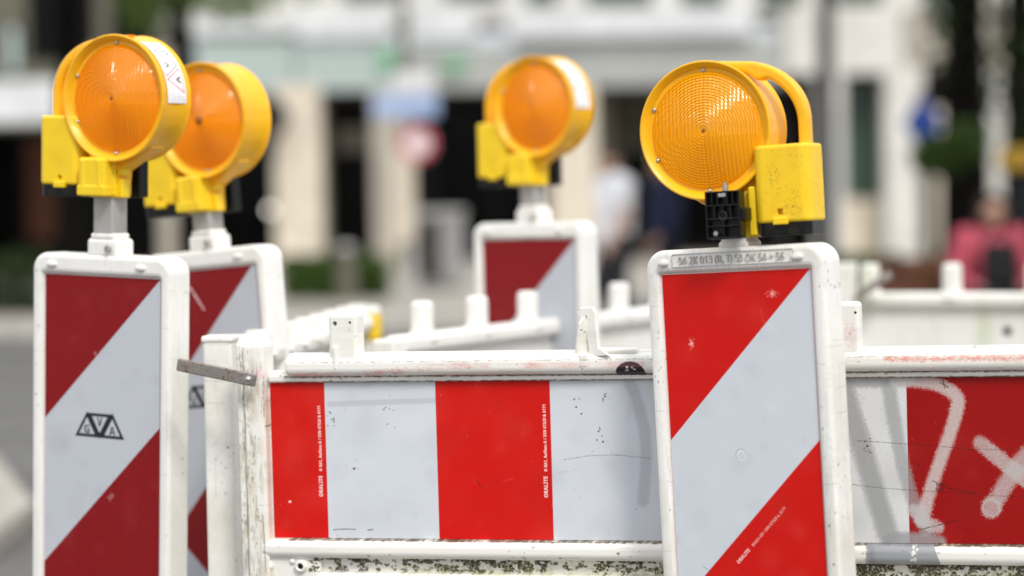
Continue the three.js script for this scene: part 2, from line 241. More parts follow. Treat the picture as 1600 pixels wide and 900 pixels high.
// front barrier frame print: grime, algae in the trough, paint marks; x -0.1..1.4 m, y 0.70..1.20 m
const FX0 = -0.1, FW = 1.5, FY0 = 0.7, FH = 0.5;
const frameMap = canvasTex(2048, 683, (c, w, h) => {
  const s = w / FW, X = (x) => (x - FX0) * s, Y = (y) => (FY0 + FH - y) * s;
  c.fillStyle = 'rgb(236,234,227)'; c.fillRect(0, 0, w, h);
  for (let i = 0; i < 160; i++) { c.globalAlpha = rr(0.02, 0.07); c.fillStyle = rnd() < 0.5 ? '#b9a98a' : '#8d8a80'; c.beginPath(); c.ellipse(rr(0, w), rr(0, h), rr(20, 140), rr(3, 22), 0, 0, 7); c.fill(); }
  for (let i = 0; i < 1500; i++) { c.globalAlpha = rr(0.15, 0.6); c.fillStyle = '#4b4336'; const r = Math.pow(rnd(), 3) * 2.4 + 0.4; c.beginPath(); c.ellipse(rr(0, w), rr(0, h), r * rr(1, 2), r, 0, 0, 7); c.fill(); }
  for (let i = 0; i < 170; i++) scratch(c, rr(0, w), rr(0, h), rr(8, 60), rnd() < 0.75 ? 0 : rr(0, 6), '#5d5446', rr(0.1, 0.45), rr(0.6, 1.6));
  // dark line of dirt where the rail meets the ledge and where the sheet ends
  for (const [y, d, a, n] of [[1.0695, 0.0016, 0.5, 1900], [1.0612, 0.0011, 0.45, 1300], [0.8085, 0.0013, 0.6, 1500], [1.0935, 0.001, 0.22, 700]]) for (let i = 0; i < n; i++) { c.globalAlpha = a * rr(0.2, 1); c.fillStyle = rnd() < 0.7 ? '#4a3f30' : '#6d5c42'; const g = rnd() + rnd() - 1; c.beginPath(); c.ellipse(X(rr(0.03, 1.4)), Y(y + g * d), rr(1, 7), rr(0.5, 1.3), 0, 0, 7); c.fill(); }
  // pink and red overspray along the top rail
  for (let i = 0; i < 5200; i++) { const t = Math.pow(rnd(), 0.8), x = 0.04 + 0.58 * t, cy = x < 0.16 ? 1.0735 : x < 0.3 ? 1.0735 + (x - 0.16) * 0.085 : 1.0855, den = x < 0.2 ? 0.8 : x < 0.45 ? 0.55 : 0.3; if (fbm(x * 24, 3, 3) < 0.3 + 0.3 * rnd()) continue; c.globalAlpha = den * rr(0.05, 0.24) * (0.3 + 1.2 * fbm(x * 60, 9, 3)); c.fillStyle = rnd() < 0.5 ? '#d8555f' : '#e2725c'; const g = (rnd() + rnd() + rnd() - 1.5); c.beginPath(); c.ellipse(X(x), Y(cy + g * 0.0058), rr(0.8, 4), rr(0.5, 1.3), 0, 0, 7); c.fill(); }
  for (let i = 0; i < 1100; i++) { const x = 0.985 + 0.3 * rnd(); c.globalAlpha = rr(0.05, 0.25); c.fillStyle = '#df6a58'; c.beginPath(); c.ellipse(X(x), Y(1.0895 + (rnd() + rnd() - 1) * 0.006), rr(1, 5), rr(0.6, 1.8), 0, 0, 7); c.fill(); }
  for (let i = 0; i < 130; i++) { c.globalAlpha = rr(0.03, 0.12); c.fillStyle = '#e2506a'; const a = rnd() * 6.3, r = Math.pow(rnd(), 0.7) * 0.012; c.beginPath(); c.arc(X(-0.014 + Math.cos(a) * r), Y(1.077 + Math.sin(a) * r), rr(0.8, 2.6), 0, 7); c.fill(); c.beginPath(); c.arc(X(0.935 + Math.cos(a) * r), Y(1.127 + Math.sin(a) * r * 1.6), rr(0.8, 2.4), 0, 7); c.fill(); }
  // purple black paint blot on the rail
  for (let i = 0; i < 3600; i++) { const a = rnd() * Math.PI, r = Math.pow(rnd(), 0.55) * 0.0225, x = 0.596 + Math.cos(a) * r, y = 1.0695 + Math.sin(a) * r * 0.88; if (x < 0.574 || x > 0.6185) continue; c.globalAlpha = rr(0.2, 0.55); c.fillStyle = y > 1.081 ? '#5d3440' : '#231a20'; c.beginPath(); c.arc(X(x), Y(y), rr(0.8, 2.2), 0, 7); c.fill(); }
  for (let i = 0; i < 26; i++) { c.globalAlpha = 0.9; c.fillStyle = '#efe9e4'; c.beginPath(); c.arc(X(0.597 + rr(-0.009, 0.009)), Y(1.079 + rr(-0.004, 0.004)), rr(0.5, 1.9), 0, 7); c.fill(); }
  c.globalAlpha = 0.9; c.fillStyle = '#eceae4'; c.fillRect(X(0.578), Y(1.0668), 0.041 * s, 0.0042 * s);
  // silver grey paint on the lower rail
  c.globalAlpha = 0.85; c.fillStyle = '#8d9096'; c.beginPath(); c.moveTo(X(0.958), Y(0.81)); c.lineTo(X(1.052), Y(0.81)); c.lineTo(X(1.064), Y(0.776)); c.lineTo(X(0.96), Y(0.776)); c.closePath(); c.fill();
  for (let i = 0; i < 900; i++) { c.globalAlpha = rr(0.2, 0.6); c.beginPath(); c.arc(X(0.958 + (rnd() + rnd() - 1) * 0.008), Y(rr(0.776, 0.81)), rr(0.6, 2), 0, 7); c.fill(); }
  for (const [x, y] of [[1.024, 0.806], [1.022, 0.797], [1.022, 0.788], [1.026, 0.8]]) { c.globalAlpha = 0.9; c.fillStyle = '#f0eee6'; for (let i = 0; i < 7; i++) { c.beginPath(); c.arc(X(x + rr(-0.004, 0.004)), Y(y + rr(-0.003, 0.003)), rr(1, 2.6), 0, 7); c.fill(); } }
  // moss and black algae in clumps along the trough
  for (let i = 0; i < 16000; i++) { const x = rr(0.06, 1.4), q = fbm(x * 26, 5, 4), edge = Math.min(1, Math.max(0, (x - 0.06) / 0.2)); const thick = (x > 0.9 ? 0.95 : 0.5 + 0.3 * fbm(x * 7, 2, 2)) * edge; const y = 0.7785 - Math.pow(rnd(), 1.5) * 0.021; if (fbm(x * 110, y * 220, 3) + 0.5 * (q - 0.5) > 0.28 + 0.34 * thick) continue; c.globalAlpha = rr(0.25, 0.8); c.fillStyle = rnd() < 0.62 ? '#221d12' : rnd() < 0.6 ? '#5b5a2c' : '#7a6a45'; c.beginPath(); c.arc(X(x), Y(y), rr(0.6, 2.6), 0, 7); c.fill(); }
  for (let i = 0; i < 1800; i++) { c.globalAlpha = rr(0.05, 0.2); c.fillStyle = '#9a9a50'; c.beginPath(); c.ellipse(X(rr(0.2, 1.4)), Y(rr(0.752, 0.77)), rr(1, 6), rr(1, 3), 0, 0, 7); c.fill(); }
  for (let i = 0; i < 130; i++) { const x = X(rr(-0.06, 0.0)), y = Y(rr(0.7, 1.1)), r = rr(4, 26), q = c.createRadialGradient(x, y, 0, x, y, r), k = rnd() < 0.6 ? '176,150,104' : '120,108,90'; q.addColorStop(0, `rgba(${k},${rr(0.06, 0.3)})`); q.addColorStop(1, `rgba(${k},0)`); c.fillStyle = q; c.globalAlpha = 1; c.save(); c.translate(x, y); c.scale(0.45, 1.5); c.translate(-x, -y); c.fillRect(x - r, y - r, 2 * r, 2 * r); c.restore(); }
  for (let i = 0; i < 22; i++) scratch(c, X(rr(-0.052, -0.004)), Y(rr(0.75, 1.11)), rr(20, 130), 1.57 + rr(-0.06, 0.06), '#4a4032', rr(0.25, 0.7), rr(0.8, 2));
  // splashes up the end post
  for (let i = 0; i < 900; i++) { c.globalAlpha = rr(0.06, 0.3); c.fillStyle = rnd() < 0.5 ? '#8a7650' : '#4e463a'; c.beginPath(); c.ellipse(X(rr(-0.1, -0.02)), Y(rr(0.7, 1.12)), rr(0.6, 2.2), rr(1, 9), 0, 0, 7); c.fill(); }
  c.globalAlpha = 1;
});
M.frame = std({ map: frameMap, roughness: 0.44, bumpMap: rep(plasticBump, 0.08), bumpScale: 0.0006 });

// ------------------------------------------------------------------ ground
const asphaltTex = pixelTex(512, 512, (i, j) => { const v = 92 + 40 * (fbm(i / 6, j / 6, 2, 0) - 0.5) + 34 * (fbm(i / 128, j / 128, 4, 4) - 0.5) + 26 * (hash2(i, j) - 0.5); return [v, v * 0.985, v * 0.96]; });
const pavingTex = pixelTex(512, 512, (i, j) => { const v = 160 + 26 * (fbm(i / 64, j / 64, 4, 8) - 0.5) + 18 * (hash2(i, j) - 0.5); return [v, v * 0.96, v * 0.9]; });
M.asphalt = std({ map: rep(asphaltTex, 2), roughness: 0.95 });
M.paving = std({ map: rep(pavingTex, 1.5), roughness: 0.9 });
const flat = (pts) => { const s = new THREE.Shape(pts.map(([x, z]) => new THREE.Vector2(x, -z))); const g = new THREE.ShapeGeometry(s); const p = g.attributes.position, uv = g.attributes.uv; for (let i = 0; i < p.count; i++) uv.setXY(i, p.getX(i), p.getY(i)); return g.rotateX(-Math.PI / 2); };
structure(mesh('ground', flat([[-200, 60], [200, 60], [200, -320], [-200, -320]]), M.asphalt));

// pavements with kerbs
M.kerb = std({ map: rep(pixelTex(128, 128, (i, j) => { const v = 186 + 30 * (fbm(i / 16, j / 16, 3, 8) - 0.5) + 16 * (hash2(i, j) - 0.5); return [v, v * 0.975, v * 0.93]; }), 0.6), roughness: 0.9 });
structure(mesh('pavement', pbox(-30, 40, -0.05, 0.12, -60, -24.2), M.paving)); structure(mesh('kerb', boxUV(merge(Array.from({ length: 40 }, (_, i) => new RoundedBoxGeometry(0.985, 0.17, 0.18, 1, 0.015).translate(-19.5 + i, 0.041, -24.09)))), M.kerb));
structure(mesh('traffic_island', boxUV(extrude(new THREE.Shape([[-6, 13.5], [-2.6, 12.05], [-2.02, 10.1], [-1.98, 9.1], [-6, 8]].map((p) => new THREE.Vector2(...p))), 0.1, 0.012).rotateX(-Math.PI / 2).translate(0, 0.002, 0)), M.paving));

// ------------------------------------------------------------------ the building across the street
const stone = (r, g, b, n = 14) => std({ map: rep(pixelTex(256, 256, (i, j) => { const v = 1 + n / 100 * (fbm(i / 32, j / 32, 4, 8) - 0.5) + 0.05 * (hash2(i, j) - 0.5); return [r * v, g * v, b * v]; }), 2.5), roughness: 0.85 });
M.stoneWarm = stone(222, 211, 193); M.stoneGrey = stone(172, 165, 153); M.render = stone(212, 210, 204); M.fascia = stone(168, 171, 168); M.band = stone(214, 217, 219); M.darkWall = stone(46, 44, 42); M.olive = stone(104, 102, 88);
M.shopGlass = phys({ color: new THREE.Color().setRGB(0.004, 0.004, 0.004), roughness: 0.1, specularIntensity: 0.2 }); M.greenTintReflGlass = phys({ color: new THREE.Color().setRGB(0.055, 0.105, 0.07), roughness: 0.15 }); M.paleGlass = phys({ color: new THREE.Color().setRGB(0.44, 0.52, 0.5), roughness: 0.2 }); M.darkFrame = phys({ specularIntensity: 0.25, color: new THREE.Color().setRGB(0.018, 0.018, 0.02), roughness: 0.55 });
M.brown = stone(104, 62, 44);
{
  const Z = -43, g = thing('office_building', 'pale stone building with columns and shop fronts across the street', 'building', [0, 0.12, Z]);
  const B = (n, m, x0, x1, y0, y1, z0 = 0, z1 = 0.3, p = g) => mesh(n, pbox(x0, x1, y0, y1, z0, z1), m, p);
  // recessed shop fronts behind the columns
  B('rear_wall', M.darkWall, -14, 14, -0.05, 3.4, -3.0, -2.6);
  const shop = (x0, x1, y0 = 0.05, y1 = 2.9, m = M.shopGlass) => { const w = B('shop_window', M.darkFrame, x0, x1, y0, y1, -2.6, -2.5); B('pane', m, x0 + 0.06, x1 - 0.06, y0 + 0.06, y1 - 0.06, -2.5, -2.48, w); return w; };
  shop(-9.9, -8.1, 0.1, 2.6); B('display_panel', M.brown, -9.05, -8.4, 0.5, 2.4, -2.48, -2.4); shop(-8.0, -6.2); shop(-5.6, -4.15); shop(-3.3, -2.35); shop(-1.4, -0.35); shop(-0.25, 0.6); shop(1.9, 2.9, 0.05, 2.0); shop(2.95, 4.2, 0.05, 2.2); shop(4.9, 5.7, 0.05, 2.9, M.shopGlass);
  B('transom_panel', M.stoneGrey, -3.24, -2.42, 2.05, 2.5, -2.47, -2.3); B('wall_panel', M.stoneGrey, 0.62, 1.9, 0, 3.1, -2.6, -2.2); B('wall_panel', M.olive, 1.9, 4.9, 1.95, 3.1, -2.6, -2.45); B('wall_panel', M.stoneGrey, -4.2, -3.4, 0, 3.1, -2.6, -2.3);
  // columns
  for (const [x0, x1, m, y1] of [[-10.4, -9.75, M.stoneGrey, 2.7], [-6.2, -5.65, M.stoneGrey, 3.1], [-4.15, -3.33, M.stoneWarm, 3.2], [-2.42, -1.72, M.stoneGrey, 3.1], [0.72, 1.52, M.stoneWarm, 3.1], [2.55, 2.95, M.stoneGrey, 2.2], [5.42, 5.9, M.render, 3.7], [6.63, 7.3, M.render, 3.3], [7.5, 7.85, M.stoneWarm, 2.6], [8.4, 8.75, M.render, 3.2]]) B('column', m, x0, x1, -0.05, y1, -0.35, 0.35);
  const gw = (x0, x1, y0, y1) => { const w = B('glazing', M.darkFrame, x0, x1, y0, y1, -0.5, -0.42); const n = 2; for (let i = 0; i < n; i++) B('pane', M.greenTintReflGlass, x0 + 0.03 + i * (x1 - x0) / n, x0 - 0.03 + (i + 1) * (x1 - x0) / n, y0 + 0.04, y1 - 0.04, -0.42, -0.4, w); };
  gw(5.92, 6.63, 1.0, 3.2); gw(7.3, 7.52, 0.6, 2.6); B('plinth', M.stoneWarm, 5.95, 6.65, 0, 1.0, -0.5, -0.3); B('return_wall', M.darkWall, 4.85, 4.95, 0, 3.1, -2.5, -0.2); B('dark_shopfront', M.shopGlass, 7.86, 8.4, 0, 3.1, -0.5, -0.4); B('dark_shopfront', M.shopGlass, 8.76, 14, 0, 3.3, -0.5, -0.4);
  // fascia over the shops
  B('fascia', M.fascia, 0.1, 4.85, 3.08, 3.86, -2.7, 0.3); B('soffit', M.darkWall, -14, 14, 3.0, 3.08, -2.7, 0.26);
  B('fascia', M.paleGlass, -5.5, -3.76, 3.05, 4.05, -2.7, 0.32); B('fascia', M.paleGlass, -3.72, -2.0, 3.08, 3.9, -2.7, 0.34); B('fascia', M.fascia, -1.96, 0.06, 3.05, 3.8, -2.7, 0.3); B('fascia', M.render, 4.88, 6.95, 3.22, 4.42, -0.6, 0.36); B('fascia', M.stoneGrey, 7.0, 14, 3.3, 4.3, -0.6, 0.3); B('fascia', M.band, -14, -7.4, 2.62, 3.36, -2.7, 0.3); B('fascia', M.stoneGrey, -7.36, -5.54, 2.9, 3.9, -2.7, 0.28);
  // bright parapet band
  B('parapet', M.band, -3.7, -2.05, 4.0, 4.46, -0.5, 0.5); B('parapet', M.band, -1.7, -0.55, 3.95, 4.5, -0.5, 0.5); B('parapet', M.band, 0.0, 4.3, 3.92, 4.4, -0.5, 0.52); B('parapet', M.band, -5.6, -3.72, 4.1, 4.3, -0.5, 0.45);
  // upper storeys: wall piers and windows
  B('upper_wall', M.render, -6.2, 14, 4.3, 13, -3.2, -0.6); B('upper_wall', M.olive, -14, -6.22, 3.36, 13, -3.2, -0.6);
  const uw = (x0, x1, y0, y1, m = M.greenTintReflGlass) => { const w = B('window', M.darkFrame, x0, x1, y0, y1, -0.6, -0.52); const n = Math.max(1, Math.round((x1 - x0) / 0.6)); for (let i = 0; i < n; i++) B('pane', m, x0 + 0.04 + i * (x1 - x0 - 0.04) / n, x0 + (i + 1) * (x1 - x0 - 0.04) / n, y0 + 0.05, y1 - 0.05, -0.52, -0.5, w); };  // default panes carry a green reflection put into the glass colour
  for (let f = 0; f < 3; f++) for (const [x0, x1, b] of [[-2.95, -2.0, 4.75], [-1.1, -0.1, 4.72], [0.35, 0.9, 4.62], [1.45, 2.6, 4.6], [3.15, 3.9, 4.58], [4.55, 5.3, 4.5], [5.9, 6.75, 4.5], [7.5, 8.6, 4.4]]) uw(x0, x1, b + f * 2.9, b + 1.8 + f * 2.9);
  for (let f = 0; f < 2; f++) { uw(-9.0, -8.75, 3.5 + f * 3, 4.4 + f * 3, M.paleGlass); uw(-8.6, -7.4, 3.75 + f * 3, 5.6 + f * 3, M.shopGlass); uw(-10.6, -9.4, 3.55 + f * 3, 5.4 + f * 3, M.shopGlass); uw(-7.1, -6.4, 3.9 + f * 3, 5.6 + f * 3, M.shopGlass); }
  B('roof', M.darkWall, -14.2, 14.2, 13.0, 13.3, -4, 0); B('cornice', M.band, -14.1, 14.1, 12.6, 13.0, -0.6, 0.1);
}
// small things on and before the facade
M.green = std({ color: new THREE.Color().setRGB(0.2, 0.5, 0.28), roughness: 0.5 }); M.blue = std({ color: new THREE.Color().setRGB(0.01, 0.04, 0.22), roughness: 0.4 }); M.paleBlue = std({ color: new THREE.Color().setRGB(0.42, 0.54, 0.82), roughness: 0.4 }); M.signRed = std({ color: new THREE.Color().setRGB(0.72, 0.06, 0.09), roughness: 0.4 }); M.signWhite = std({ color: new THREE.Color().setRGB(0.82, 0.82, 0.84), roughness: 0.4 }); M.signYellow = std({ color: new THREE.Color().setRGB(0.62, 0.36, 0.03), roughness: 0.5 }); M.poleGrey = std({ color: new THREE.Color().setRGB(0.5, 0.5, 0.48), metalness: 0.3, roughness: 0.5 }); M.poleDark = phys({ specularIntensity: 0.3, color: new THREE.Color().setRGB(0.035, 0.037, 0.042), roughness: 0.5 }); M.cabinet = stone(150, 150, 150);
{
  const wallSign = (x, y, w, h, label) => { const g = thing('wall_sign', label, 'sign', [x, y, -42.6], [0, 0, 0], 'green signs on the fascia'); mesh('sign_box', rbox(w, h, 0.1, 0, 0, 0, 0.02), M.green, g); mesh('bracket', pbox(-0.03, 0.03, -0.03, 0.03, -0.14, -0.04), M.poleDark, g); };
  wallSign(-2.14, 3.72, 0.26, 0.36, 'small green sign on the fascia left of the blue sign pole'); wallSign(-0.95, 3.62, 0.4, 0.2, 'pale green sign on the fascia beside the centre lamp');
  const round = thing('round_sign', 'dark round sign seen from behind beside the second lamp', 'sign', [-4.27, 2.74, -42.2]); mesh('disc', cyl(0.42, 0.03, 0, 0, 0, 'z', 32), M.darkFrame, round); mesh('bracket', pbox(-0.03, 0.03, -0.03, 0.03, -0.45, -0.015), M.poleDark, round);
  const sp = thing('traffic_sign', 'pole with pale blue boards over a round red ringed sign', 'traffic sign', [-1.2, 0.12, -30]);
  mesh('pole', cyl(0.05, 2.75, -0.05, 1.375, -0.04, 'y', 16), M.poleGrey, sp); mesh('blue_board', rbox(0.8, 0.27, 0.03, -0.08, 2.33, 0.03, 0.01), M.paleBlue, sp); mesh('white_board', rbox(0.5, 0.25, 0.03, 0.02, 2.62, 0.03, 0.01), M.signWhite, sp);
  mesh('sign_disc', cyl(0.22, 0.02, 0.06, 1.86, 0.03, 'z', 32), M.signWhite, sp); mesh('red_ring', new THREE.TorusGeometry(0.18, 0.034, 8, 36).scale(1, 1, 0.25).translate(0.06, 1.86, 0.045), M.signRed, sp); mesh('pale_panel', rbox(0.26, 1.1, 0.05, -0.12, 1.2, 0.02, 0.01), M.stoneWarm, sp);
  const bs = thing('blue_sign', 'dark blue diamond shaped sign between the white column and the tree', 'traffic sign', [5.12, 0.12, -30]);
  mesh('pole', cyl(0.04, 2.4, 0, 1.2, -0.04, 'y', 14), M.poleDark, bs); mesh('sign_plate', rbox(0.42, 0.42, 0.025, 0, 0, 0, 0.02).rotateZ(Math.PI / 4).scale(0.86, 1.2, 1).translate(0, 2.0, 0.02), M.blue, bs);
  const ys = thing('yellow_box', 'yellow box on a post at the right edge beside the tree', 'box', [4.2, 0, -20.2]); mesh('case', rbox(0.3, 0.19, 0.2, 0.04, 1.56, 0, 0.03), M.signYellow, ys); mesh('post', pbox(0.02, 0.1, 0, 1.47, -0.04, 0.04), M.poleDark, ys);
  const lp = thing('street_lamp', 'dark slender street lamp post right of the near lamp', 'street lamp', [4.0, 0.12, -30.5]); mesh('pole', cyl(0.11, 6, 0, 3, 0, 'y', 16, 0.095), M.poleDark, lp); mesh('base', cyl(0.14, 0.7, 0, 0.35, 0, 'y', 16, 0.1), M.poleDark, lp); mesh('lantern', new THREE.LatheGeometry([[0.001, 0.55], [0.22, 0.4], [0.17, 0], [0.06, -0.06], [0.001, -0.06]].map(([a, b]) => new THREE.Vector2(a, b)), 16).translate(0, 6, 0), M.poleGrey, lp);
  const l2 = thing('street_lamp', 'grey lamp post above the blue sign boards at the top', 'street lamp', [-1.62, 0.12, -38]); mesh('pole', cyl(0.085, 7, 0, 3.5, 0, 'y', 16, 0.06), M.olive, l2); mesh('base', cyl(0.13, 0.6, 0, 0.3, 0, 'y', 16, 0.1), M.olive, l2); mesh('lantern', new THREE.LatheGeometry([[0.001, 0.55], [0.22, 0.4], [0.17, 0], [0.06, -0.06], [0.001, -0.06]].map(([a, b]) => new THREE.Vector2(a, b)), 16).translate(0, 7, 0), M.poleGrey, l2);
  const cab = thing('utility_cabinet', 'grey utility cabinet on the pavement below the red ringed sign', 'cabinet', [-0.92, 0.12, -31.5]); mesh('case', rbox(0.6, 0.95, 0.35, 0, 0.5, 0, 0.02), M.cabinet, cab); mesh('cap', rbox(0.66, 0.06, 0.4, 0, 0.99, 0, 0.02), M.poleGrey, cab); mesh('door', rbox(0.27, 0.8, 0.02, -0.14, 0.5, 0.18, 0.005), M.darkWall, cab); mesh('door', rbox(0.27, 0.8, 0.02, 0.14, 0.5, 0.18, 0.005), M.cabinet, cab); mesh('plinth', pbox(-0.28, 0.28, 0, 0.06, -0.15, 0.15), M.darkWall, cab);
  const bo = thing('bollard', 'grey green bollard in front of the low hedge', 'bollard', [-1.92, 0.12, -28]); mesh('shaft', cyl(0.12, 0.62, 0, 0.31, 0, 'y', 20, 0.11), M.olive, bo); mesh('cap', new THREE.SphereGeometry(0.12, 16, 8, 0, 6.3, 0, 1.57).scale(1, 0.5, 1).translate(0, 0.61, 0), M.poleGrey, bo);
  // a small lit globe on the wall
  const gl = thing('wall_lamp', 'small lit globe lamp on the column left of centre', 'wall lamp', [-4.2, 1.12, -42.3]);
  mesh('globe', new THREE.SphereGeometry(0.05, 16, 12), std({ color: 0xffffff, emissive: new THREE.Color(1, 0.93, 0.82), emissiveIntensity: 0.55 }), gl); mesh('arm', pbox(-0.012, 0.012, -0.012, 0.012, -0.4, -0.04), M.poleDark, gl);
  const pl = new THREE.PointLight(new THREE.Color(1, 0.93, 0.82), 0.03, 0, 2); pl.position.set(0, 0, 0.07); pl.castShadow = true; gl.add(pl);
}

// ------------------------------------------------------------------ trees and hedges
M.bark = phys({ specularIntensity: 0.15, map: rep(pixelTex(128, 256, (i, j) => { const v = 20 + 22 * (fbm(i / 6, j / 40, 4) - 0.5) + 14 * (hash2(i, j) - 0.5); return [v, v * 0.9, v * 0.76]; }), 0.5, 1), roughness: 0.95 });
const leafMat = (r, g, b) => phys({ color: new THREE.Color().setRGB(r, g, b), roughness: 0.7, specularIntensity: 0.4, transmission: 0.3, thickness: 0, side: THREE.DoubleSide });
M.leafDark = leafMat(0.03, 0.06, 0.012); M.leafMid = leafMat(0.09, 0.16, 0.03); M.leafLight = leafMat(0.16, 0.24, 0.05);
function leaves(n, size, spots) {                           // leaf-sized quads spread through ellipsoid clumps
  const pos = [], v = new THREE.Vector3(), a = new THREE.Vector3(), b = new THREE.Vector3();
  const tot = spots.reduce((s, c) => s + c[3] * c[4] * c[5], 0);
  for (const [cx, cy, cz, rx, ry, rz] of spots) { const m = Math.round(n * rx * ry * rz / tot); for (let i = 0; i < m; i++) {
    do v.set(rr(-1, 1), rr(-1, 1), rr(-1, 1)); while (v.lengthSq() > 1 || v.lengthSq() < 0.1 * rnd());
    v.set(cx + v.x * rx, cy + v.y * ry, cz + v.z * rz); a.set(rr(-1, 1), rr(-1, 1), rr(-1, 1)).normalize(); b.set(rr(-1, 1), rr(-0.6, 0.6), rr(-1, 1)).cross(a).normalize(); const s = size * rr(0.6, 1.3);
    const p = [[-0.5, 0], [0, -0.32], [0.55, 0], [0, 0.32]].map(([x, y]) => [v.x + (a.x * x + b.x * y) * s, v.y + (a.y * x + b.y * y) * s, v.z + (a.z * x + b.z * y) * s]); pos.push(...p[0], ...p[1], ...p[2], ...p[0], ...p[2], ...p[3]);
  } }
  const g = new THREE.BufferGeometry(); g.setAttribute('position', new THREE.Float32BufferAttribute(pos, 3)); g.computeVertexNormals(); g.setAttribute('uv', new THREE.Float32BufferAttribute(new Float32Array(pos.length / 3 * 2), 2)); return g;
}
function limb(pts, r0, r1, n = 10) { const c = new THREE.CatmullRomCurve3(pts.map((p) => new THREE.Vector3(...p))), t = new THREE.TubeGeometry(c, 16, 1, n), p = t.attributes.position, q = new THREE.Vector3(); for (let i = 0; i < p.count; i++) { const k = Math.floor(i / (n + 1)) / 16, o = c.getPointAt(k), r = (r0 + (r1 - r0) * k) * (1 + 0.12 * (hash2(i % (n + 1), Math.floor(i / (n + 1))) - 0.5)); q.fromBufferAttribute(p, i).sub(o).multiplyScalar(r).add(o); p.setXYZ(i, q.x, q.y, q.z); } t.computeVertexNormals(); return t; }
function tree(label, x, z, r, lean, h, crownSpots, mat, n, size, y0 = 0) {
  const g = thing('street_tree', label, 'tree', [x, y0, z], [0, 0, 0], 'street trees');
  const top = [lean * h, h, 0], tr = mesh('trunk', limb([[0, -0.03, 0], [lean * h * 0.3, h * 0.35, 0.03], [lean * h * 0.62, h * 0.68, 0], top], r * 1.15, r * 0.62, 14), M.bark, g);
  for (const [cx, cy, cz] of crownSpots) mesh('limb', limb([[lean * h * 0.9, h * 0.88, 0], [(cx + top[0]) / 2, (cy + h) / 2 + 0.12, cz / 2], [cx, cy, cz]], r * 0.42, r * 0.1, 7), M.bark, tr);
  mesh('crown', leaves(n, size, crownSpots), mat, g); return g;
}
tree('dark thick tree trunk near the right edge with low leafy shoots, crown extended forward to shade the bench', 4.13, -22, 0.22, 0.004, 4.6, [[-0.2, 5.4, 0, 1.8, 1.4, 1.6], [0.9, 5.8, 0.2, 1.6, 1.3, 1.4], [-0.5, 5.0, 3.0, 1.9, 1.0, 2.0], [0.6, 4.8, 5.0, 1.6, 0.9, 1.6], [-0.2, 3.0, 0.1, 0.2, 0.8, 0.4], [0.2, 2.5, -0.1, 0.2, 1.0, 0.4]], M.leafDark, 30000, 0.11);  // two forward crown clumps are added overhead to shade the bench
tree('dark tree at the far right edge with a dense shaded crown', 4.86, -23, 0.18, 0.0, 4.4, [[0.6, 5.4, 0, 1.7, 1.5, 1.5], [0.05, 3.0, 0, 0.28, 1.2, 0.4], [0.1, 1.7, 0.1, 0.26, 0.6, 0.3]], M.leafDark, 16000, 0.11);
tree('light green tree hanging over the top left behind the lamps', -3.3, -25, 0.14, -0.02, 4.2, [[0, 5.2, 0, 2.2, 1.3, 2], [0.5, 3.42, 0.3, 0.5, 0.3, 0.6], [-0.35, 3.42, 0, 0.4, 0.4, 0.6], [1.2, 3.62, 0, 0.5, 0.25, 0.5]], M.leafLight, 22000, 0.11);
tree('darker tree trunk at the upper left edge', -4.75, -26, 0.15, 0.01, 4.0, [[0, 5.4, 0, 2.0, 1.5, 1.8], [-0.5, 4.2, 0, 0.6, 0.5, 0.5]], M.leafMid, 12000, 0.11);
tree('leafy sapling between the blue sign and the dark trunk', 3.78, -21, 0.03, 0.0, 1.5, [[-0.05, 1.62, 0, 0.26, 0.2, 0.2], [0.16, 1.72, 0.1, 0.2, 0.2, 0.2]], M.leafMid, 1500, 0.07);
function hedge(label, x, z, w, h, d, mat, n, y0 = 0.12) { const g = thing('hedge', label, 'hedge', [x, y0, z], [0, 0, 0], 'low hedges on the pavement'); const spots = []; const k = Math.ceil(w / 0.3); for (let i = 0; i < k; i++) for (let q = 0; q < 2; q++) spots.push([-w / 2 + (i + 0.5) * w / k, h * (0.28 + 0.42 * q) + rr(-0.03, 0.03), rr(-0.05, 0.05), 0.24, h * 0.3, d / 2]); mesh('foliage', leaves(n, 0.06, spots), mat, g); for (let i = 0; i < k; i++) mesh('stem', cyl(0.015, h * 0.7, -w / 2 + (i + 0.5) * w / k, h * 0.35, 0, 'y', 6), M.bark, g); }
hedge('dark low hedge in front of the columns left of centre', -2.1, -28.8, 1.2, 0.55, 0.5, M.leafMid, 7000); hedge('low hedge below the white column at the right', 4.6, -28.5, 1.5, 0.42, 0.5, M.leafMid, 7000); hedge('short green hedge behind the pink dressed person', 5.6, -24.8, 2.2, 0.6, 0.5, M.leafDark, 8000); hedge('dark clipped hedge added for a dark band at the left edge behind the road', -6.0, -26.5, 2.6, 0.7, 0.6, M.leafDark, 9000);  // the left edge hedge is added to fill a dark band

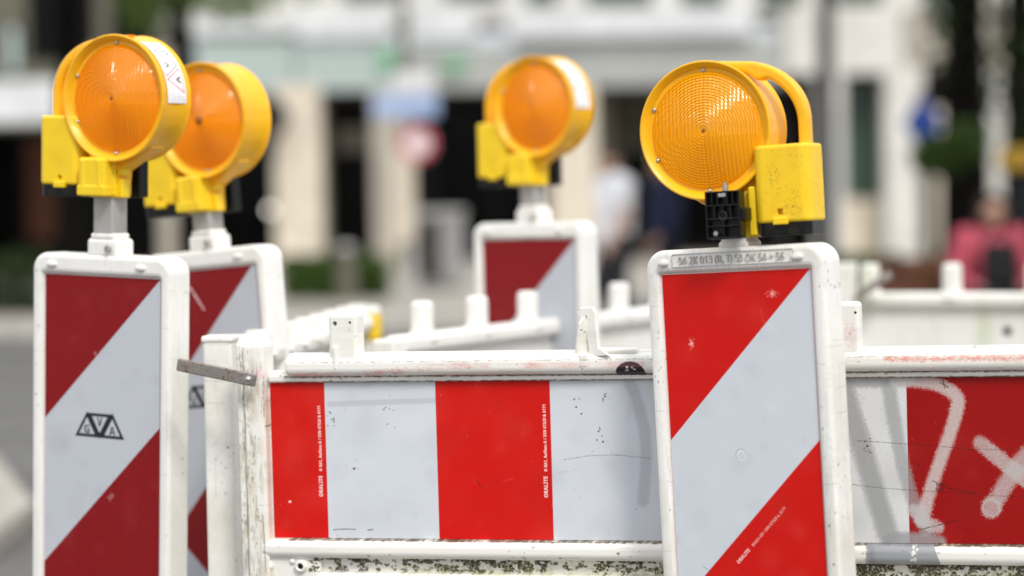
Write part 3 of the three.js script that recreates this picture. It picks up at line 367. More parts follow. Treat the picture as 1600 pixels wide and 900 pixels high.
// ------------------------------------------------------------------ people
function surfaceNet(sdf, lo, hi, cell) {
  const n = [0, 1, 2].map((k) => Math.ceil((hi[k] - lo[k]) / cell) + 1), [nx, ny, nz] = n, f = new Float32Array(nx * ny * nz), id = new Int32Array(nx * ny * nz).fill(-1), pos = [], idx = [], at3 = (i, j, k) => (k * ny + j) * nx + i;
  for (let k = 0; k < nz; k++) for (let j = 0; j < ny; j++) for (let i = 0; i < nx; i++) f[at3(i, j, k)] = sdf(lo[0] + i * cell, lo[1] + j * cell, lo[2] + k * cell);
  const E = [[0, 1], [2, 3], [4, 5], [6, 7], [0, 2], [1, 3], [4, 6], [5, 7], [0, 4], [1, 5], [2, 6], [3, 7]];
  for (let k = 0; k < nz - 1; k++) for (let j = 0; j < ny - 1; j++) for (let i = 0; i < nx - 1; i++) {
    const c = []; let s = 0; for (let q = 0; q < 8; q++) { c.push(f[at3(i + (q & 1), j + ((q >> 1) & 1), k + (q >> 2))]); if (c[q] < 0) s++; } if (s === 0 || s === 8) continue;
    let x = 0, y = 0, z = 0, m = 0; for (const [a, b] of E) if ((c[a] < 0) !== (c[b] < 0)) { const t = c[a] / (c[a] - c[b]); x += (a & 1) + t * ((b & 1) - (a & 1)); y += ((a >> 1) & 1) + t * (((b >> 1) & 1) - ((a >> 1) & 1)); z += (a >> 2) + t * ((b >> 2) - (a >> 2)); m++; }
    id[at3(i, j, k)] = pos.length / 3; pos.push(lo[0] + (i + x / m) * cell, lo[1] + (j + y / m) * cell, lo[2] + (k + z / m) * cell);
  }
  const quad = (a, b, c, d, flip) => { if (a < 0 || b < 0 || c < 0 || d < 0) return; flip ? idx.push(a, c, b, a, d, c) : idx.push(a, b, c, a, c, d); };
  for (let k = 1; k < nz - 1; k++) for (let j = 1; j < ny - 1; j++) for (let i = 1; i < nx - 1; i++) { const v = f[at3(i, j, k)] < 0;
    if (v !== f[at3(i + 1, j, k)] < 0) quad(id[at3(i, j - 1, k - 1)], id[at3(i, j, k - 1)], id[at3(i, j, k)], id[at3(i, j - 1, k)], !v);
    if (v !== f[at3(i, j + 1, k)] < 0) quad(id[at3(i - 1, j, k - 1)], id[at3(i - 1, j, k)], id[at3(i, j, k)], id[at3(i, j, k - 1)], !v);
    if (v !== f[at3(i, j, k + 1)] < 0) quad(id[at3(i - 1, j - 1, k)], id[at3(i, j - 1, k)], id[at3(i, j, k)], id[at3(i - 1, j, k)], !v); }
  const g = new THREE.BufferGeometry(); g.setAttribute('position', new THREE.Float32BufferAttribute(pos, 3)); g.setIndex(idx); g.computeVertexNormals(); return g;
}
const bone = (a, b, ra, rb) => { const d = [b[0] - a[0], b[1] - a[1], b[2] - a[2]], L = d[0] * d[0] + d[1] * d[1] + d[2] * d[2] || 1e-9; return (x, y, z) => { const px = x - a[0], py = y - a[1], pz = z - a[2], t = Math.max(0, Math.min(1, (px * d[0] + py * d[1] + pz * d[2]) / L)); return Math.hypot(px - t * d[0], py - t * d[1], pz - t * d[2]) - (ra + (rb - ra) * t); }; };
const blend = (fs, k) => (x, y, z) => { let s = 0; for (const q of fs) s += Math.exp(-q(x, y, z) / k); return -k * Math.log(Math.max(1e-30, s)); };
function bounds(pts, pad) { const lo = [9, 9, 9], hi = [-9, -9, -9]; for (const p of pts) for (let k = 0; k < 3; k++) { lo[k] = Math.min(lo[k], p[k] - pad); hi[k] = Math.max(hi[k], p[k] + pad); } return [lo, hi]; }
function handBones(wrist, dir, side) {                       // palm, four fingers of unequal length and a thumb, slightly curled
  const d = new THREE.Vector3(...dir).normalize(), s = new THREE.Vector3(side, 0, 0.35).cross(d).cross(d).normalize().multiplyScalar(-1), n = s.clone().cross(d), W = new THREE.Vector3(...wrist), P = (u, v, w) => W.clone().addScaledVector(d, u).addScaledVector(s, v).addScaledVector(n, w).toArray(), out = [bone(P(0, 0, 0), P(0.07, 0.012, 0), 0.024, 0.022), bone(P(0.02, -0.012, 0), P(0.075, -0.018, 0), 0.02, 0.019)], pts = [P(0, 0, 0)];
  [[0.03, 0.072], [0.01, 0.08], [-0.011, 0.074], [-0.03, 0.058]].forEach(([v, l]) => { const a = P(0.08, v, 0), b = P(0.08 + l * 0.5, v * 1.08, 0.008), c = P(0.08 + l, v * 1.1, 0.028); out.push(bone(a, b, 0.0095, 0.0085), bone(b, c, 0.0085, 0.007)); pts.push(c); });
  const t0 = P(0.02, 0.024, 0.004), t1 = P(0.055, 0.05, 0.016), t2 = P(0.085, 0.056, 0.026); out.push(bone(t0, t1, 0.013, 0.01), bone(t1, t2, 0.01, 0.008)); pts.push(t1, t2); return [out, pts];
}
function person(label, pos, turn, J, C) {
  const g = thing('person', label, 'person', pos, [0, turn, 0]);
  const mid = (a, b, t) => a.map((v, i) => v + (b[i] - v) * t);
  const hd = J.head, up = [hd[0] - J.neck[0], hd[1] - J.neck[1], hd[2] - J.neck[2]];
  const headB = [bone([hd[0], hd[1] + 0.03, hd[2] - 0.012], [hd[0], hd[1] + 0.015, hd[2]], 0.088, 0.084), bone([hd[0], hd[1] - 0.03, hd[2] + 0.02], [hd[0], hd[1] - 0.078, hd[2] + 0.042], 0.062, 0.036), bone([hd[0], hd[1] + 0.012, hd[2] + 0.085], [hd[0], hd[1] - 0.022, hd[2] + 0.104], 0.009, 0.013), bone([hd[0] - 0.022, hd[1] - 0.052, hd[2] + 0.078], [hd[0] + 0.022, hd[1] - 0.052, hd[2] + 0.078], 0.008, 0.008), bone([hd[0] - 0.084, hd[1] + 0.012, hd[2]], [hd[0] - 0.084, hd[1] - 0.028, hd[2]], 0.013, 0.01), bone([hd[0] + 0.084, hd[1] + 0.012, hd[2]], [hd[0] + 0.084, hd[1] - 0.028, hd[2]], 0.013, 0.01), bone(J.neck, [hd[0], hd[1] - 0.06, hd[2]], 0.055, 0.05)];
  const torso = (e) => [bone(J.hip, mid(J.hip, J.chest, 0.5), 0.135 + e, 0.125 + e), bone(mid(J.hip, J.chest, 0.5), J.chest, 0.125 + e, 0.145 + e), bone(J.shoulder[0], J.shoulder[1], 0.065 + e, 0.065 + e), bone(J.chest, J.neck, 0.11 + e, 0.06 + e)];
  const arms = (e) => [0, 1].flatMap((i) => [bone(J.shoulder[i], J.elbow[i], 0.056 + e, 0.042 + e), bone(J.elbow[i], J.wrist[i], 0.042 + e, 0.028 + e)]);
  const legs = (e) => [0, 1].flatMap((i) => [bone(J.hipj[i], J.knee[i], 0.088 + e, 0.056 + e), bone(J.knee[i], J.ankle[i], 0.056 + e, 0.038 + e)]);
  const feet = (e) => [0, 1].map((i) => bone([J.ankle[i][0], J.ankle[i][1] - 0.035, J.ankle[i][2] - 0.03], [J.ankle[i][0] + J.toe[0] * 0.17, J.ankle[i][1] - 0.052, J.ankle[i][2] + J.toe[1] * 0.17], 0.04 + e, 0.03 + e));
  const all = [J.head, J.neck, J.chest, J.hip, ...J.shoulder, ...J.elbow, ...J.wrist, ...J.hipj, ...J.knee, ...J.ankle];
  const net = (fs, k, pts, pad, cell) => { const [lo, hi] = bounds(pts, pad); return surfaceNet(blend(fs, k), lo, hi, cell); };
  const parts = [net([...torso(0), ...arms(0), ...legs(0), ...feet(0), bone(J.neck, mid(J.neck, hd, 0.5), 0.05, 0.05)], 0.014, [...all, ...J.ankle.map((a) => [a[0], a[1] - 0.04, a[2] + 0.16])], 0.17, 0.018), net(headB, 0.008, [hd], 0.16, 0.006)];
  for (let i = 0; i < 2; i++) { const w = J.wrist[i], e = J.elbow[i], [hb, pts] = handBones(w, [w[0] - e[0], w[1] - e[1], w[2] - e[2]], i ? 1 : -1); parts.push(net(hb, 0.004, pts, 0.035, 0.0045)); }
  mesh('body', merge(parts), C.skin, g);
  const wear = (n, fs, pts, m, k = 0.02) => { if (m) mesh(n, net(fs, k, pts, 0.2, 0.022), m, g); };
  const cutArms = [0, 1].flatMap((i) => C.short ? [bone(J.shoulder[i], mid(J.shoulder[i], J.elbow[i], 0.6), 0.074, 0.064)] : [bone(J.shoulder[i], J.elbow[i], 0.073, 0.058), bone(J.elbow[i], mid(J.elbow[i], J.wrist[i], 0.92), 0.058, 0.044)]);
  wear(C.short ? 'shirt' : 'jacket', [...torso(0.022), ...cutArms], [J.hip, J.chest, ...J.shoulder, ...J.elbow, ...J.wrist], C.top);
  wear('trousers', [bone(J.hip, J.hip, 0.142, 0.142), ...[0, 1].flatMap((i) => [bone(J.hipj[i], J.knee[i], 0.107, 0.077), bone(J.knee[i], mid(J.knee[i], J.ankle[i], 0.93), 0.077, 0.06)])], [J.hip, ...J.hipj, ...J.knee, ...J.ankle], C.legs);
  for (let i = 0; i < 2; i++) { const a = J.ankle[i]; wear('shoe', [feet(0.014)[i]], [a, [a[0] + J.toe[0] * 0.2, a[1] - 0.04, a[2] + J.toe[1] * 0.2]], C.shoe, 0.008); }
  const hair = C.long ? [bone([hd[0], hd[1] + 0.04, hd[2] - 0.03], [hd[0], hd[1] + 0.03, hd[2] - 0.02], 0.098, 0.095), bone([hd[0] - 0.07, hd[1] + 0.01, hd[2] - 0.04], [hd[0] - 0.085, hd[1] - 0.2, hd[2] - 0.02], 0.05, 0.035), bone([hd[0] + 0.07, hd[1] + 0.01, hd[2] - 0.04], [hd[0] + 0.085, hd[1] - 0.2, hd[2] - 0.02], 0.05, 0.035), bone([hd[0], hd[1], hd[2] - 0.06], [hd[0], hd[1] - 0.2, hd[2] - 0.08], 0.07, 0.05)] : [bone([hd[0], hd[1] + 0.045, hd[2] - 0.03], [hd[0], hd[1] + 0.035, hd[2] - 0.01], 0.094, 0.088), bone([hd[0], hd[1] + 0.01, hd[2] - 0.05], [hd[0], hd[1] - 0.04, hd[2] - 0.05], 0.07, 0.055)];
  mesh('hair', net(hair, 0.01, [hd, [hd[0], hd[1] - 0.2, hd[2]]], 0.16, 0.012), C.hair, g);
  return g;
}
const cloth = (r, g, b) => std({ color: new THREE.Color().setRGB(r, g, b), roughness: 0.9 });
const skin = std({ color: new THREE.Color().setRGB(0.5, 0.29, 0.2), roughness: 0.55 });
const walk = (s) => ({ head: [0, 1.6, 0.03], neck: [0, 1.46, 0], chest: [0, 1.25, 0], hip: [0, 0.95, 0], shoulder: [[-0.19, 1.4, 0], [0.19, 1.4, 0]], elbow: [[-0.25, 1.12, -0.06 * s], [0.25, 1.12, 0.02 * s]], wrist: [[-0.26, 0.9, 0.06], [0.26, 0.92, 0.16]], hipj: [[-0.09, 0.9, 0], [0.09, 0.9, 0]], knee: [[-0.1, 0.5, 0.12 * s], [0.1, 0.5, 0.02 * s]], ankle: [[-0.1, 0.095, 0.2 * s], [0.1, 0.095, -0.22 * s]], toe: [0, 1] });
person('person in a white shirt and dark trousers walking left of the near lamp', [0.91, 0, -21.2], -1.15, walk(1), { skin, top: cloth(0.85, 0.85, 0.88), legs: cloth(0.02, 0.02, 0.025), shoe: cloth(0.02, 0.02, 0.02), hair: cloth(0.03, 0.02, 0.015), short: true });
person('person in dark navy clothes walking behind the near lamp', [1.47, 0, -23], -1.3, walk(-1), { skin, top: cloth(0.012, 0.016, 0.05), legs: cloth(0.012, 0.014, 0.03), shoe: cloth(0.02, 0.02, 0.02), hair: cloth(0.03, 0.02, 0.015) });
const sit = { head: [0, 1.16, 0.06], neck: [0, 1.02, 0.0], chest: [0, 0.82, -0.02], hip: [0, 0.54, -0.04], shoulder: [[-0.19, 0.95, -0.01], [0.19, 0.95, -0.01]], elbow: [[-0.3, 0.68, 0.06], [0.3, 0.68, 0.06]], wrist: [[-0.17, 0.6, 0.28], [0.17, 0.6, 0.28]], hipj: [[-0.09, 0.54, 0], [0.09, 0.54, 0]], knee: [[-0.13, 0.52, 0.42], [0.13, 0.52, 0.42]], ankle: [[-0.13, 0.1, 0.38], [0.13, 0.1, 0.44]], toe: [0, 1] };
person('person in a pink jacket sitting on a bench under the dark tree', [3.55, 0, -17.9], 0.05, sit, { skin, top: cloth(0.5, 0.08, 0.12), legs: cloth(0.02, 0.018, 0.02), shoe: cloth(0.02, 0.02, 0.02), hair: cloth(0.018, 0.01, 0.008), long: true });
{
  const bag = thing('shoulder_bag', 'black bag on the lap of the person in pink', 'bag', [3.56, 0.6, -17.62]); mesh('bag_body', rbox(0.26, 0.34, 0.12, 0, 0.17, 0, 0.05, 3), M.darkFrame, bag); mesh('strap', new THREE.TorusGeometry(0.09, 0.012, 8, 20, Math.PI).translate(0, 0.33, 0), M.darkFrame, bag);
  const be = thing('bench', 'dark wooden bench under the person in pink', 'bench', [3.55, 0, -17.98]); for (let i = 0; i < 4; i++) mesh('seat_slat', rbox(1.6, 0.035, 0.09, 0, 0.405, -0.16 + i * 0.105, 0.008), M.brown, be); for (let i = 0; i < 3; i++) mesh('back_slat', rbox(1.6, 0.08, 0.03, 0, 0.55 + i * 0.11, -0.24 - i * 0.02, 0.008), M.brown, be); for (const x of [-0.65, 0.65]) { mesh('leg', pbox(x - 0.03, x + 0.03, 0.004, 0.385, 0.1, 0.15), M.poleDark, be); mesh('leg', pbox(x - 0.03, x + 0.03, 0.004, 0.86, -0.3, -0.265), M.poleDark, be); mesh('support', pbox(x - 0.03, x + 0.03, 0.34, 0.386, -0.265, 0.1), M.poleDark, be); }
}

// ------------------------------------------------------------------ beacon boards
const font = await new FontLoader().loadAsync('fonts/droid/droid_sans_regular.typeface.json');
const evaluator = new Evaluator(); evaluator.useGroups = false; evaluator.attributes = ['position', 'normal', 'uv'];
const cut = (g, holes) => { let a = new Brush(g); a.updateMatrixWorld(); for (const h of holes) { const b = new Brush(h); b.updateMatrixWorld(); a = evaluator.evaluate(a, b, SUBTRACTION); } return a.geometry; };
M.letterGrey = stone(186, 181, 171, 60); const SH_W = 0.25, SH_TOP = 1.230, SH_BOT = 0.230;  // even grey that sets the raised lettering off from the white frame
const boardFrame = (() => {
  const s = roundedShape(0.3, 1.14, 0.03, 0, 0.697); s.holes.push(roundedShape(0.254, 1.004, 0.003, 0, 0.73, THREE.Path));
  const f = extrude(s, 0.058, 0.0085).translate(0, 0, -0.031);
  return boxUV(merge([f, new RoundedBoxGeometry(0.26, 1.01, 0.042, 1, 0.002).translate(0, 0.73, -0.002)]));
})();
const STRIPES = {
  diagonal: [0, 1, 2, 3, 4].map((k) => [k % 2 ? 'white_stripe' : 'red_stripe', k === 0 ? [[0, 0], [0.25, 0], [0, 0.25]] : k === 4 ? [[0, 1], [0.25, 0.75], [0.25, 1]] : [[0, 0.25 * k], [0.25, 0.25 * (k - 1)], [0.25, 0.25 * k], [0, 0.25 * (k + 1)]]]),
  arrow: [['red_stripe', [[0, 0], [0.24, 0], [0, 0.24]]], ['white_stripe', [[0, 0.24], [0.24, 0], [0.25, 0], [0.25, 0.24], [0, 0.49]]], ['red_stripe', [[0, 0.49], [0.25, 0.24], [0.25, 0.74]]], ['white_stripe', [[0, 0.49], [0.25, 0.74], [0.25, 0.99], [0, 0.74]]], ['red_stripe', [[0, 0.74], [0.25, 0.99], [0.25, 1], [0, 1]]]],
};
function makeBoard(o) {
  const g = thing('beacon_board', o.label, 'beacon board', [o.x, 0, o.z], [0, o.yaw * D2R, o.lean * D2R], 'beacon boards round the excavation');
  const up = o.lift ?? 0;
  mesh('board_frame', boardFrame, o.plastic, g, [0, up, 0]);
  for (const [name, pts] of STRIPES[o.stripes]) {
    const sh = new THREE.Shape(pts.map(([x, y]) => new THREE.Vector2(x - 0.125, SH_TOP - y)));
    mesh(name, planarUV(new THREE.ExtrudeGeometry(sh, { depth: 0.0012, bevelEnabled: false }).translate(0, 0, 0.0192), -0.125, SH_BOT, 0.25, 1.0), o.film, g, [0, up, 0]);
  }
  // collar and square post that carries the lamp
  const pt = o.postTop;
  mesh('collar', merge([rbox(0.066, 0.034, 0.05, 0, 1.278, -0.001, 0.008), rbox(0.05, 0.012, 0.046, 0, 1.298, 0, 0.005)]), o.plastic, g, [0, o.low ? -0.028 + up : up, 0]);
  mesh('post', boxUV(merge([new RoundedBoxGeometry(0.042, pt - 1.258, 0.042, 2, 0.004).translate(0, (pt + 1.258) / 2, 0)])), o.low ? o.plastic : M.galv, g);
  if (!o.low) mesh('screw', merge([cyl(0.006, 0.006, 0.018, 1.278 + up, 0.029, 'z', 6)]), M.steel, g);
  for (const [x, w] of o.nubs) mesh('rivet', new THREE.SphereGeometry(1, 16, 10).scale(w, 0.0062, 0.006).translate(x, 1.2475, 0.0272), o.plastic, g, [0, up, 0]);
  mesh('lower_post', boxUV(pbox(-0.03, 0.03, 0.02, 0.135 + up, -0.03, 0.03)), M.galv, g);
  if (o.text) {
    const t = new TextGeometry(o.text, { font, size: 0.0112, depth: 0.0028, curveSegments: 3, bevelEnabled: false }); t.computeBoundingBox();
    const w = t.boundingBox.max.x; t.scale(0.178 / w, 1, 1).translate(-0.089 - 0.002, 1.2448, 0.0264);
    mesh('embossed_lettering', boxUV(t), M.letterGrey, g, [0, up, 0]);
    const fr = roundedShape(0.204, 0.0195, 0.003, 0, 1.2505); fr.holes.push(roundedShape(0.203, 0.0185, 0.0026, 0, 1.2505, THREE.Path));
    mesh('lettering_border', boxUV(new THREE.ExtrudeGeometry(fr, { depth: 0.002, bevelEnabled: false }).translate(0, 0, 0.0264)), M.letterGrey, g, [0, up, 0]);
  }
  return g;
}
function footPlate(x, z, yaw, label, h = 0.1, w = 0.4, d = 0.7) {
  const f = mesh('foot_plate', boxUV(merge([new RoundedBoxGeometry(w, h * 0.7, d, 2, 0.012).translate(0, h * 0.35, 0), new RoundedBoxGeometry(w * 0.72, h * 0.42, d * 0.78, 2, 0.01).translate(0, h * 0.79, 0)])), M.rubber, scene, [x, 0.004, z], [0, yaw * D2R, 0]);
  tag(f, label, 'foot plate', 'recycled rubber foot plates'); return f;
}
const boards = {
  front: makeBoard({ label: 'leaning red and white diagonal board in front of the barrier, sharpest of the four', x: 0.388, z: -3.56, yaw: -34, lean: 2.6, lift: 0.008, film: M.filmFront, stripes: 'diagonal', plastic: M.plasticDirty, postTop: 1.3, low: true, text: '94 2K 013 (B, T) 50 OK 54 + 56', nubs: [[-0.117, 0.009], [0.108, 0.0105]] }),
  left: makeBoard({ label: 'board at the left with black triangle logo on its white stripe, in front of another', x: -0.726, z: -4.144, yaw: -30, lean: -2.2, film: M.filmPrism, stripes: 'diagonal', plastic: M.plastic, postTop: 1.375, nubs: [[-0.105, 0.012], [0.088, 0.011]] }),
  second: makeBoard({ label: 'board with arrow stripes half hidden behind the leftmost board', x: -0.48, z: -4.445, yaw: -34, lean: 4.4, film: M.filmArrow, stripes: 'arrow', plastic: M.plastic, postTop: 1.36, nubs: [[-0.105, 0.012], [0.088, 0.011]] }),
  back: makeBoard({ label: 'blurred farthest board behind the barrier with round pegs, at centre', x: 0.06, z: -5.193, yaw: -38, lean: 0.6, film: M.filmBack, stripes: 'diagonal', plastic: M.plastic, postTop: 1.385, lift: 0.028, nubs: [[-0.105, 0.012], [0.088, 0.011]] }),
};
footPlate(0.393, -3.56, -31, 'rubber foot plate under the leaning front board', 0.07, 0.4, 0.26);
footPlate(-0.726, -4.144, -30, 'rubber foot plate under the leftmost board', 0.1, 0.36, 0.3); footPlate(-0.48, -4.445, -34, 'rubber foot plate under the board with arrow stripes', 0.1, 0.36, 0.22); footPlate(0.06, -5.193, -38, 'rubber foot plate under the farthest board', 0.1, 0.4, 0.5);

// ------------------------------------------------------------------ warning lamps
const CX = 0.034, CY = 0.168;                              // drum centre in the lamp's own axes
function lathe(pts, n = 72) { return new THREE.LatheGeometry(pts.map(([r, z]) => new THREE.Vector2(r, z)), n).rotateX(Math.PI / 2); }
const drumGeo = boxUV(toCreasedNormals(lathe([[0.0885, 0.0265], [0.0955, 0.0265], [0.0968, 0.0285], [0.1025, 0.0372], [0.1045, 0.0385], [0.1068, 0.0378], [0.1072, 0.0355], [0.1052, 0.032], [0.1035, 0.024], [0.1025, 0], [0.1035, -0.024], [0.1052, -0.032], [0.1072, -0.0355], [0.1068, -0.0378], [0.1045, -0.0385], [0.1025, -0.0372], [0.0968, -0.0285], [0.0955, -0.0265], [0.0885, -0.0265], [0.0885, 0.0265]], 96), 0.5).translate(CX, CY, 0));
function lensGeometry() {
  const R = 0.0905, nr = 126, na = 260, pos = [0, 0, 0.0395], idx = [];
  const zf = (x, y) => { const r = Math.hypot(x, y), d = 0.0265 + 0.0125 * (1 - (r / R) ** 2); const k = (r / 0.0043) % 1, rib = Math.abs(((x / 0.0066) % 1 + 1) % 1 - 0.5) * 2; const m = Math.min(1, (R - r) / 0.004); return d + m * (0.0019 * (1 - k) * (r > 0.006 ? 1 : 0.5) + 0.0017 * Math.sqrt(1 - Math.min(1, rib * rib)) * Math.min(1, r / 0.022)); };
  for (let i = 1; i <= nr; i++) for (let j = 0; j < na; j++) { const r = R * i / nr, a = j / na * Math.PI * 2, x = r * Math.cos(a), y = r * Math.sin(a); pos.push(x, y, zf(x, y)); }
  for (let j = 0; j < na; j++) idx.push(0, 1 + j, 1 + (j + 1) % na);
  for (let i = 0; i < nr - 1; i++) for (let j = 0; j < na; j++) { const a = 1 + i * na + j, b = 1 + i * na + (j + 1) % na, c = a + na, d = b + na; idx.push(a, c, b, b, c, d); }
  const base = pos.length / 3; pos.push(0, 0, 0.0235); for (let j = 0; j < na; j++) { const a = j / na * Math.PI * 2; pos.push(R * Math.cos(a), R * Math.sin(a), 0.0235); }   // flat back closes the lens
  for (let j = 0; j < na; j++) { const n = (j + 1) % na, o = 1 + (nr - 1) * na; idx.push(base, base + 1 + n, base + 1 + j); idx.push(o + j, base + 1 + j, o + n, o + n, base + 1 + j, base + 1 + n); }
  const g = new THREE.BufferGeometry(); g.setAttribute('position', new THREE.Float32BufferAttribute(pos, 3)); g.setIndex(idx); const q = toCreasedNormals(g, 0.25); return q;
}
const lensGeo = lensGeometry(); M.lensCentre = std({ color: new THREE.Color().setRGB(0.3, 0.09, 0.004), roughness: 0.25 });
const reflGeo = lathe([[0.0001, 0.002], [0.012, 0.003], [0.05, 0.009], [0.0875, 0.021], [0.0875, -0.021], [0.05, -0.009], [0.012, -0.003], [0.0001, -0.002]], 64).translate(CX, CY, 0);
const handleGeo = (() => {
  const s = new THREE.Shape(); s.moveTo(-0.127, 0.125); s.lineTo(-0.127, 0.178); s.bezierCurveTo(-0.125, 0.225, -0.09, 0.257, -0.043, 0.268); s.lineTo(0.037, 0.2755); s.lineTo(0.022, 0.262);
  s.bezierCurveTo(-0.008, 0.262, -0.032, 0.252, -0.042, 0.243); s.bezierCurveTo(-0.053, 0.234, -0.06, 0.241, -0.068, 0.239); s.bezierCurveTo(-0.095, 0.222, -0.11, 0.2, -0.1105, 0.17); s.lineTo(-0.1105, 0.125); s.closePath();
  return boxUV(extrude(s, 0.027, 0.006, { curveSegments: 16 }).translate(0, 0, -0.022));
})();
const boxGeo = (() => { const s = roundedShape(0.09, 0.078, 0.016, -0.088, 0.006); let g = extrude(s, 0.118, 0.005).rotateX(-Math.PI / 2).translate(0, 0.02, 0); g = boxUV(cut(boxUV(g), [boxUV(new THREE.BoxGeometry(0.009, 0.009, 0.02).translate(-0.084, 0.037, -0.045)), boxUV(new THREE.CylinderGeometry(0.0045, 0.0045, 0.02, 14).rotateX(Math.PI / 2).translate(-0.084, 0.033, 0.032))])); return g; })();
const boxGeoB = merge([boxGeo, rbox(0.036, 0.05, 0.02, -0.036, 0.09, -0.006, 0.006)]);
const baseGeo = boxUV(extrude(roundedShape(0.084, 0.072, 0.012, -0.088, 0.006), 0.0225, 0.002).rotateX(-Math.PI / 2));
const latchGeos = [rbox(0.024, 0.011, 0.02, -0.084, 0.0205, 0.027, 0.002), rbox(0.024, 0.011, 0.02, -0.084, 0.0225, -0.0385, 0.002)];
const mountGeo = merge([rbox(0.056, 0.074, 0.05, 0, 0.037, 0, 0.007), rbox(0.058, 0.066, 0.03, -0.004, 0.035, 0.032, 0.006), rbox(0.01, 0.05, 0.01, -0.022, 0.04, 0.044, 0.004), rbox(0.01, 0.05, 0.01, 0.013, 0.04, 0.044, 0.004), rbox(0.06, 0.018, 0.022, -0.004, 0.012, 0.038, 0.003), rbox(0.012, 0.075, 0.03, -0.036, 0.04, -0.02, 0.003), rbox(0.022, 0.012, 0.02, 0.03, 0.044, 0.008, 0.003), rbox(0.018, 0.032, 0.02, 0.031, 0.016, 0.008, 0.003)]);
const bracketGeo = (() => { const s = new THREE.Shape(); s.moveTo(-0.032, 0.0); s.lineTo(0.03, 0.0); s.lineTo(0.034, 0.045); s.lineTo(0.1, 0.085); s.lineTo(0.1, 0.1); s.lineTo(-0.03, 0.125); s.lineTo(-0.034, 0.06); s.closePath(); return boxUV(cut(boxUV(extrude(s, 0.036, 0.004).translate(0, 0, -0.018)), [boxUV(new THREE.CylinderGeometry(0.095, 0.095, 0.1, 64).rotateX(Math.PI / 2).translate(CX, CY, 0))])); })();
const clampGeo = (() => {                                   // black clamp with a grid of open cells on its outer face
  const z = -0.066, list = [rbox(0.056, 0.073, 0.014, 0, 0.036, -0.049, 0.003)], W = 0.056, Hh = 0.073;
  const rib = (x0, x1, y0, y1) => list.push(rbox(Math.max(0.0024, (x1 - x0) * W), Math.max(0.0024, (y1 - y0) * Hh), 0.013, ((x0 + x1) / 2 - 0.5) * W, ((y0 + y1) / 2) * Hh, z + 0.0055, 0.0009, 1));
  rib(0, 0.05, 0, 1); rib(0.95, 1, 0, 1); rib(0, 1, 0, 0.04); rib(0, 1, 0.965, 1); for (const y of [0.27, 0.42, 0.7]) rib(0, 1, y - 0.015, y + 0.015);
  rib(0.485, 0.515, 0, 0.7); for (const x of [0.28, 0.74]) rib(x - 0.018, x + 0.018, 0.42, 0.7); for (const x of [0.2, 0.36, 0.64, 0.8]) rib(x - 0.016, x + 0.016, 0.7, 1);
  list.push(boxUV(new THREE.TorusGeometry(0.0062, 0.0016, 8, 18).translate(0, 0.48 * Hh, z))); list.push(cyl(0.0056, 0.01, 0, 0.48 * Hh, z + 0.006, 'z')); list.push(rbox(0.008, 0.02, 0.03, -0.031, 0.036, -0.05, 0.002));
  return boxUV(merge(list));
})();
const clampScrews = [merge([cyl(0.0036, 0.012, 0.013, 0.009, -0.061, 'z', 12)]), merge([rbox(0.0125, 0.006, 0.01, 0, 0.0665, -0.0625, 0.001)]), merge([cyl(0.0052, 0.009, 0, 0.0765, -0.05, 'y', 6), cyl(0.003, 0.016, 0, 0.078, -0.05, 'y', 8)])];
const screwGeo = merge([new THREE.SphereGeometry(0.0034, 10, 6, 0, 6.3, 0, 1.57).rotateX(Math.PI / 2), cyl(0.0036, 0.0016, 0, 0, 0, 'z', 12)]);
const stickerTex = canvasTex(512, 256, (c, w, h) => {
  c.fillStyle = '#f4f2f3'; c.fillRect(0, 0, w, h); c.strokeStyle = '#d8606a'; c.lineWidth = 9; c.lineJoin = 'miter';
  const tri = (x0, up) => { c.beginPath(); if (up) { c.moveTo(x0, h - 26); c.lineTo(x0 + 176, h - 26); c.lineTo(x0 + 88, 30); } else { c.moveTo(x0, 26); c.lineTo(x0 + 176, 26); c.lineTo(x0 + 88, h - 30); } c.closePath(); c.stroke(); };
  tri(40, true); tri(150, false); tri(262, true);
  c.fillStyle = '#16171a'; c.textAlign = 'center'; c.font = 'bold 84px sans-serif'; c.fillText('G', 128, 205); c.fillText('V', 238, 120); c.fillText('A', 350, 205);
  c.fillStyle = '#c9c5c8'; for (let i = 0; i < 30; i++) c.fillRect(rr(440, 500), rr(20, 230), rr(4, 26), 3);
});
M.sticker = phys({ map: stickerTex, roughness: 0.3, clearcoat: 0.4, clearcoatRoughness: 0.1 });
const stickerGeo = (() => { const g = new THREE.CylinderGeometry(0.1046, 0.1046, 0.05, 40, 1, true, 0, 1.2); const uv = g.attributes.uv; for (let i = 0; i < uv.count; i++) uv.setXY(i, 1 - uv.getX(i), uv.getY(i)); return g.rotateX(Math.PI / 2); })();
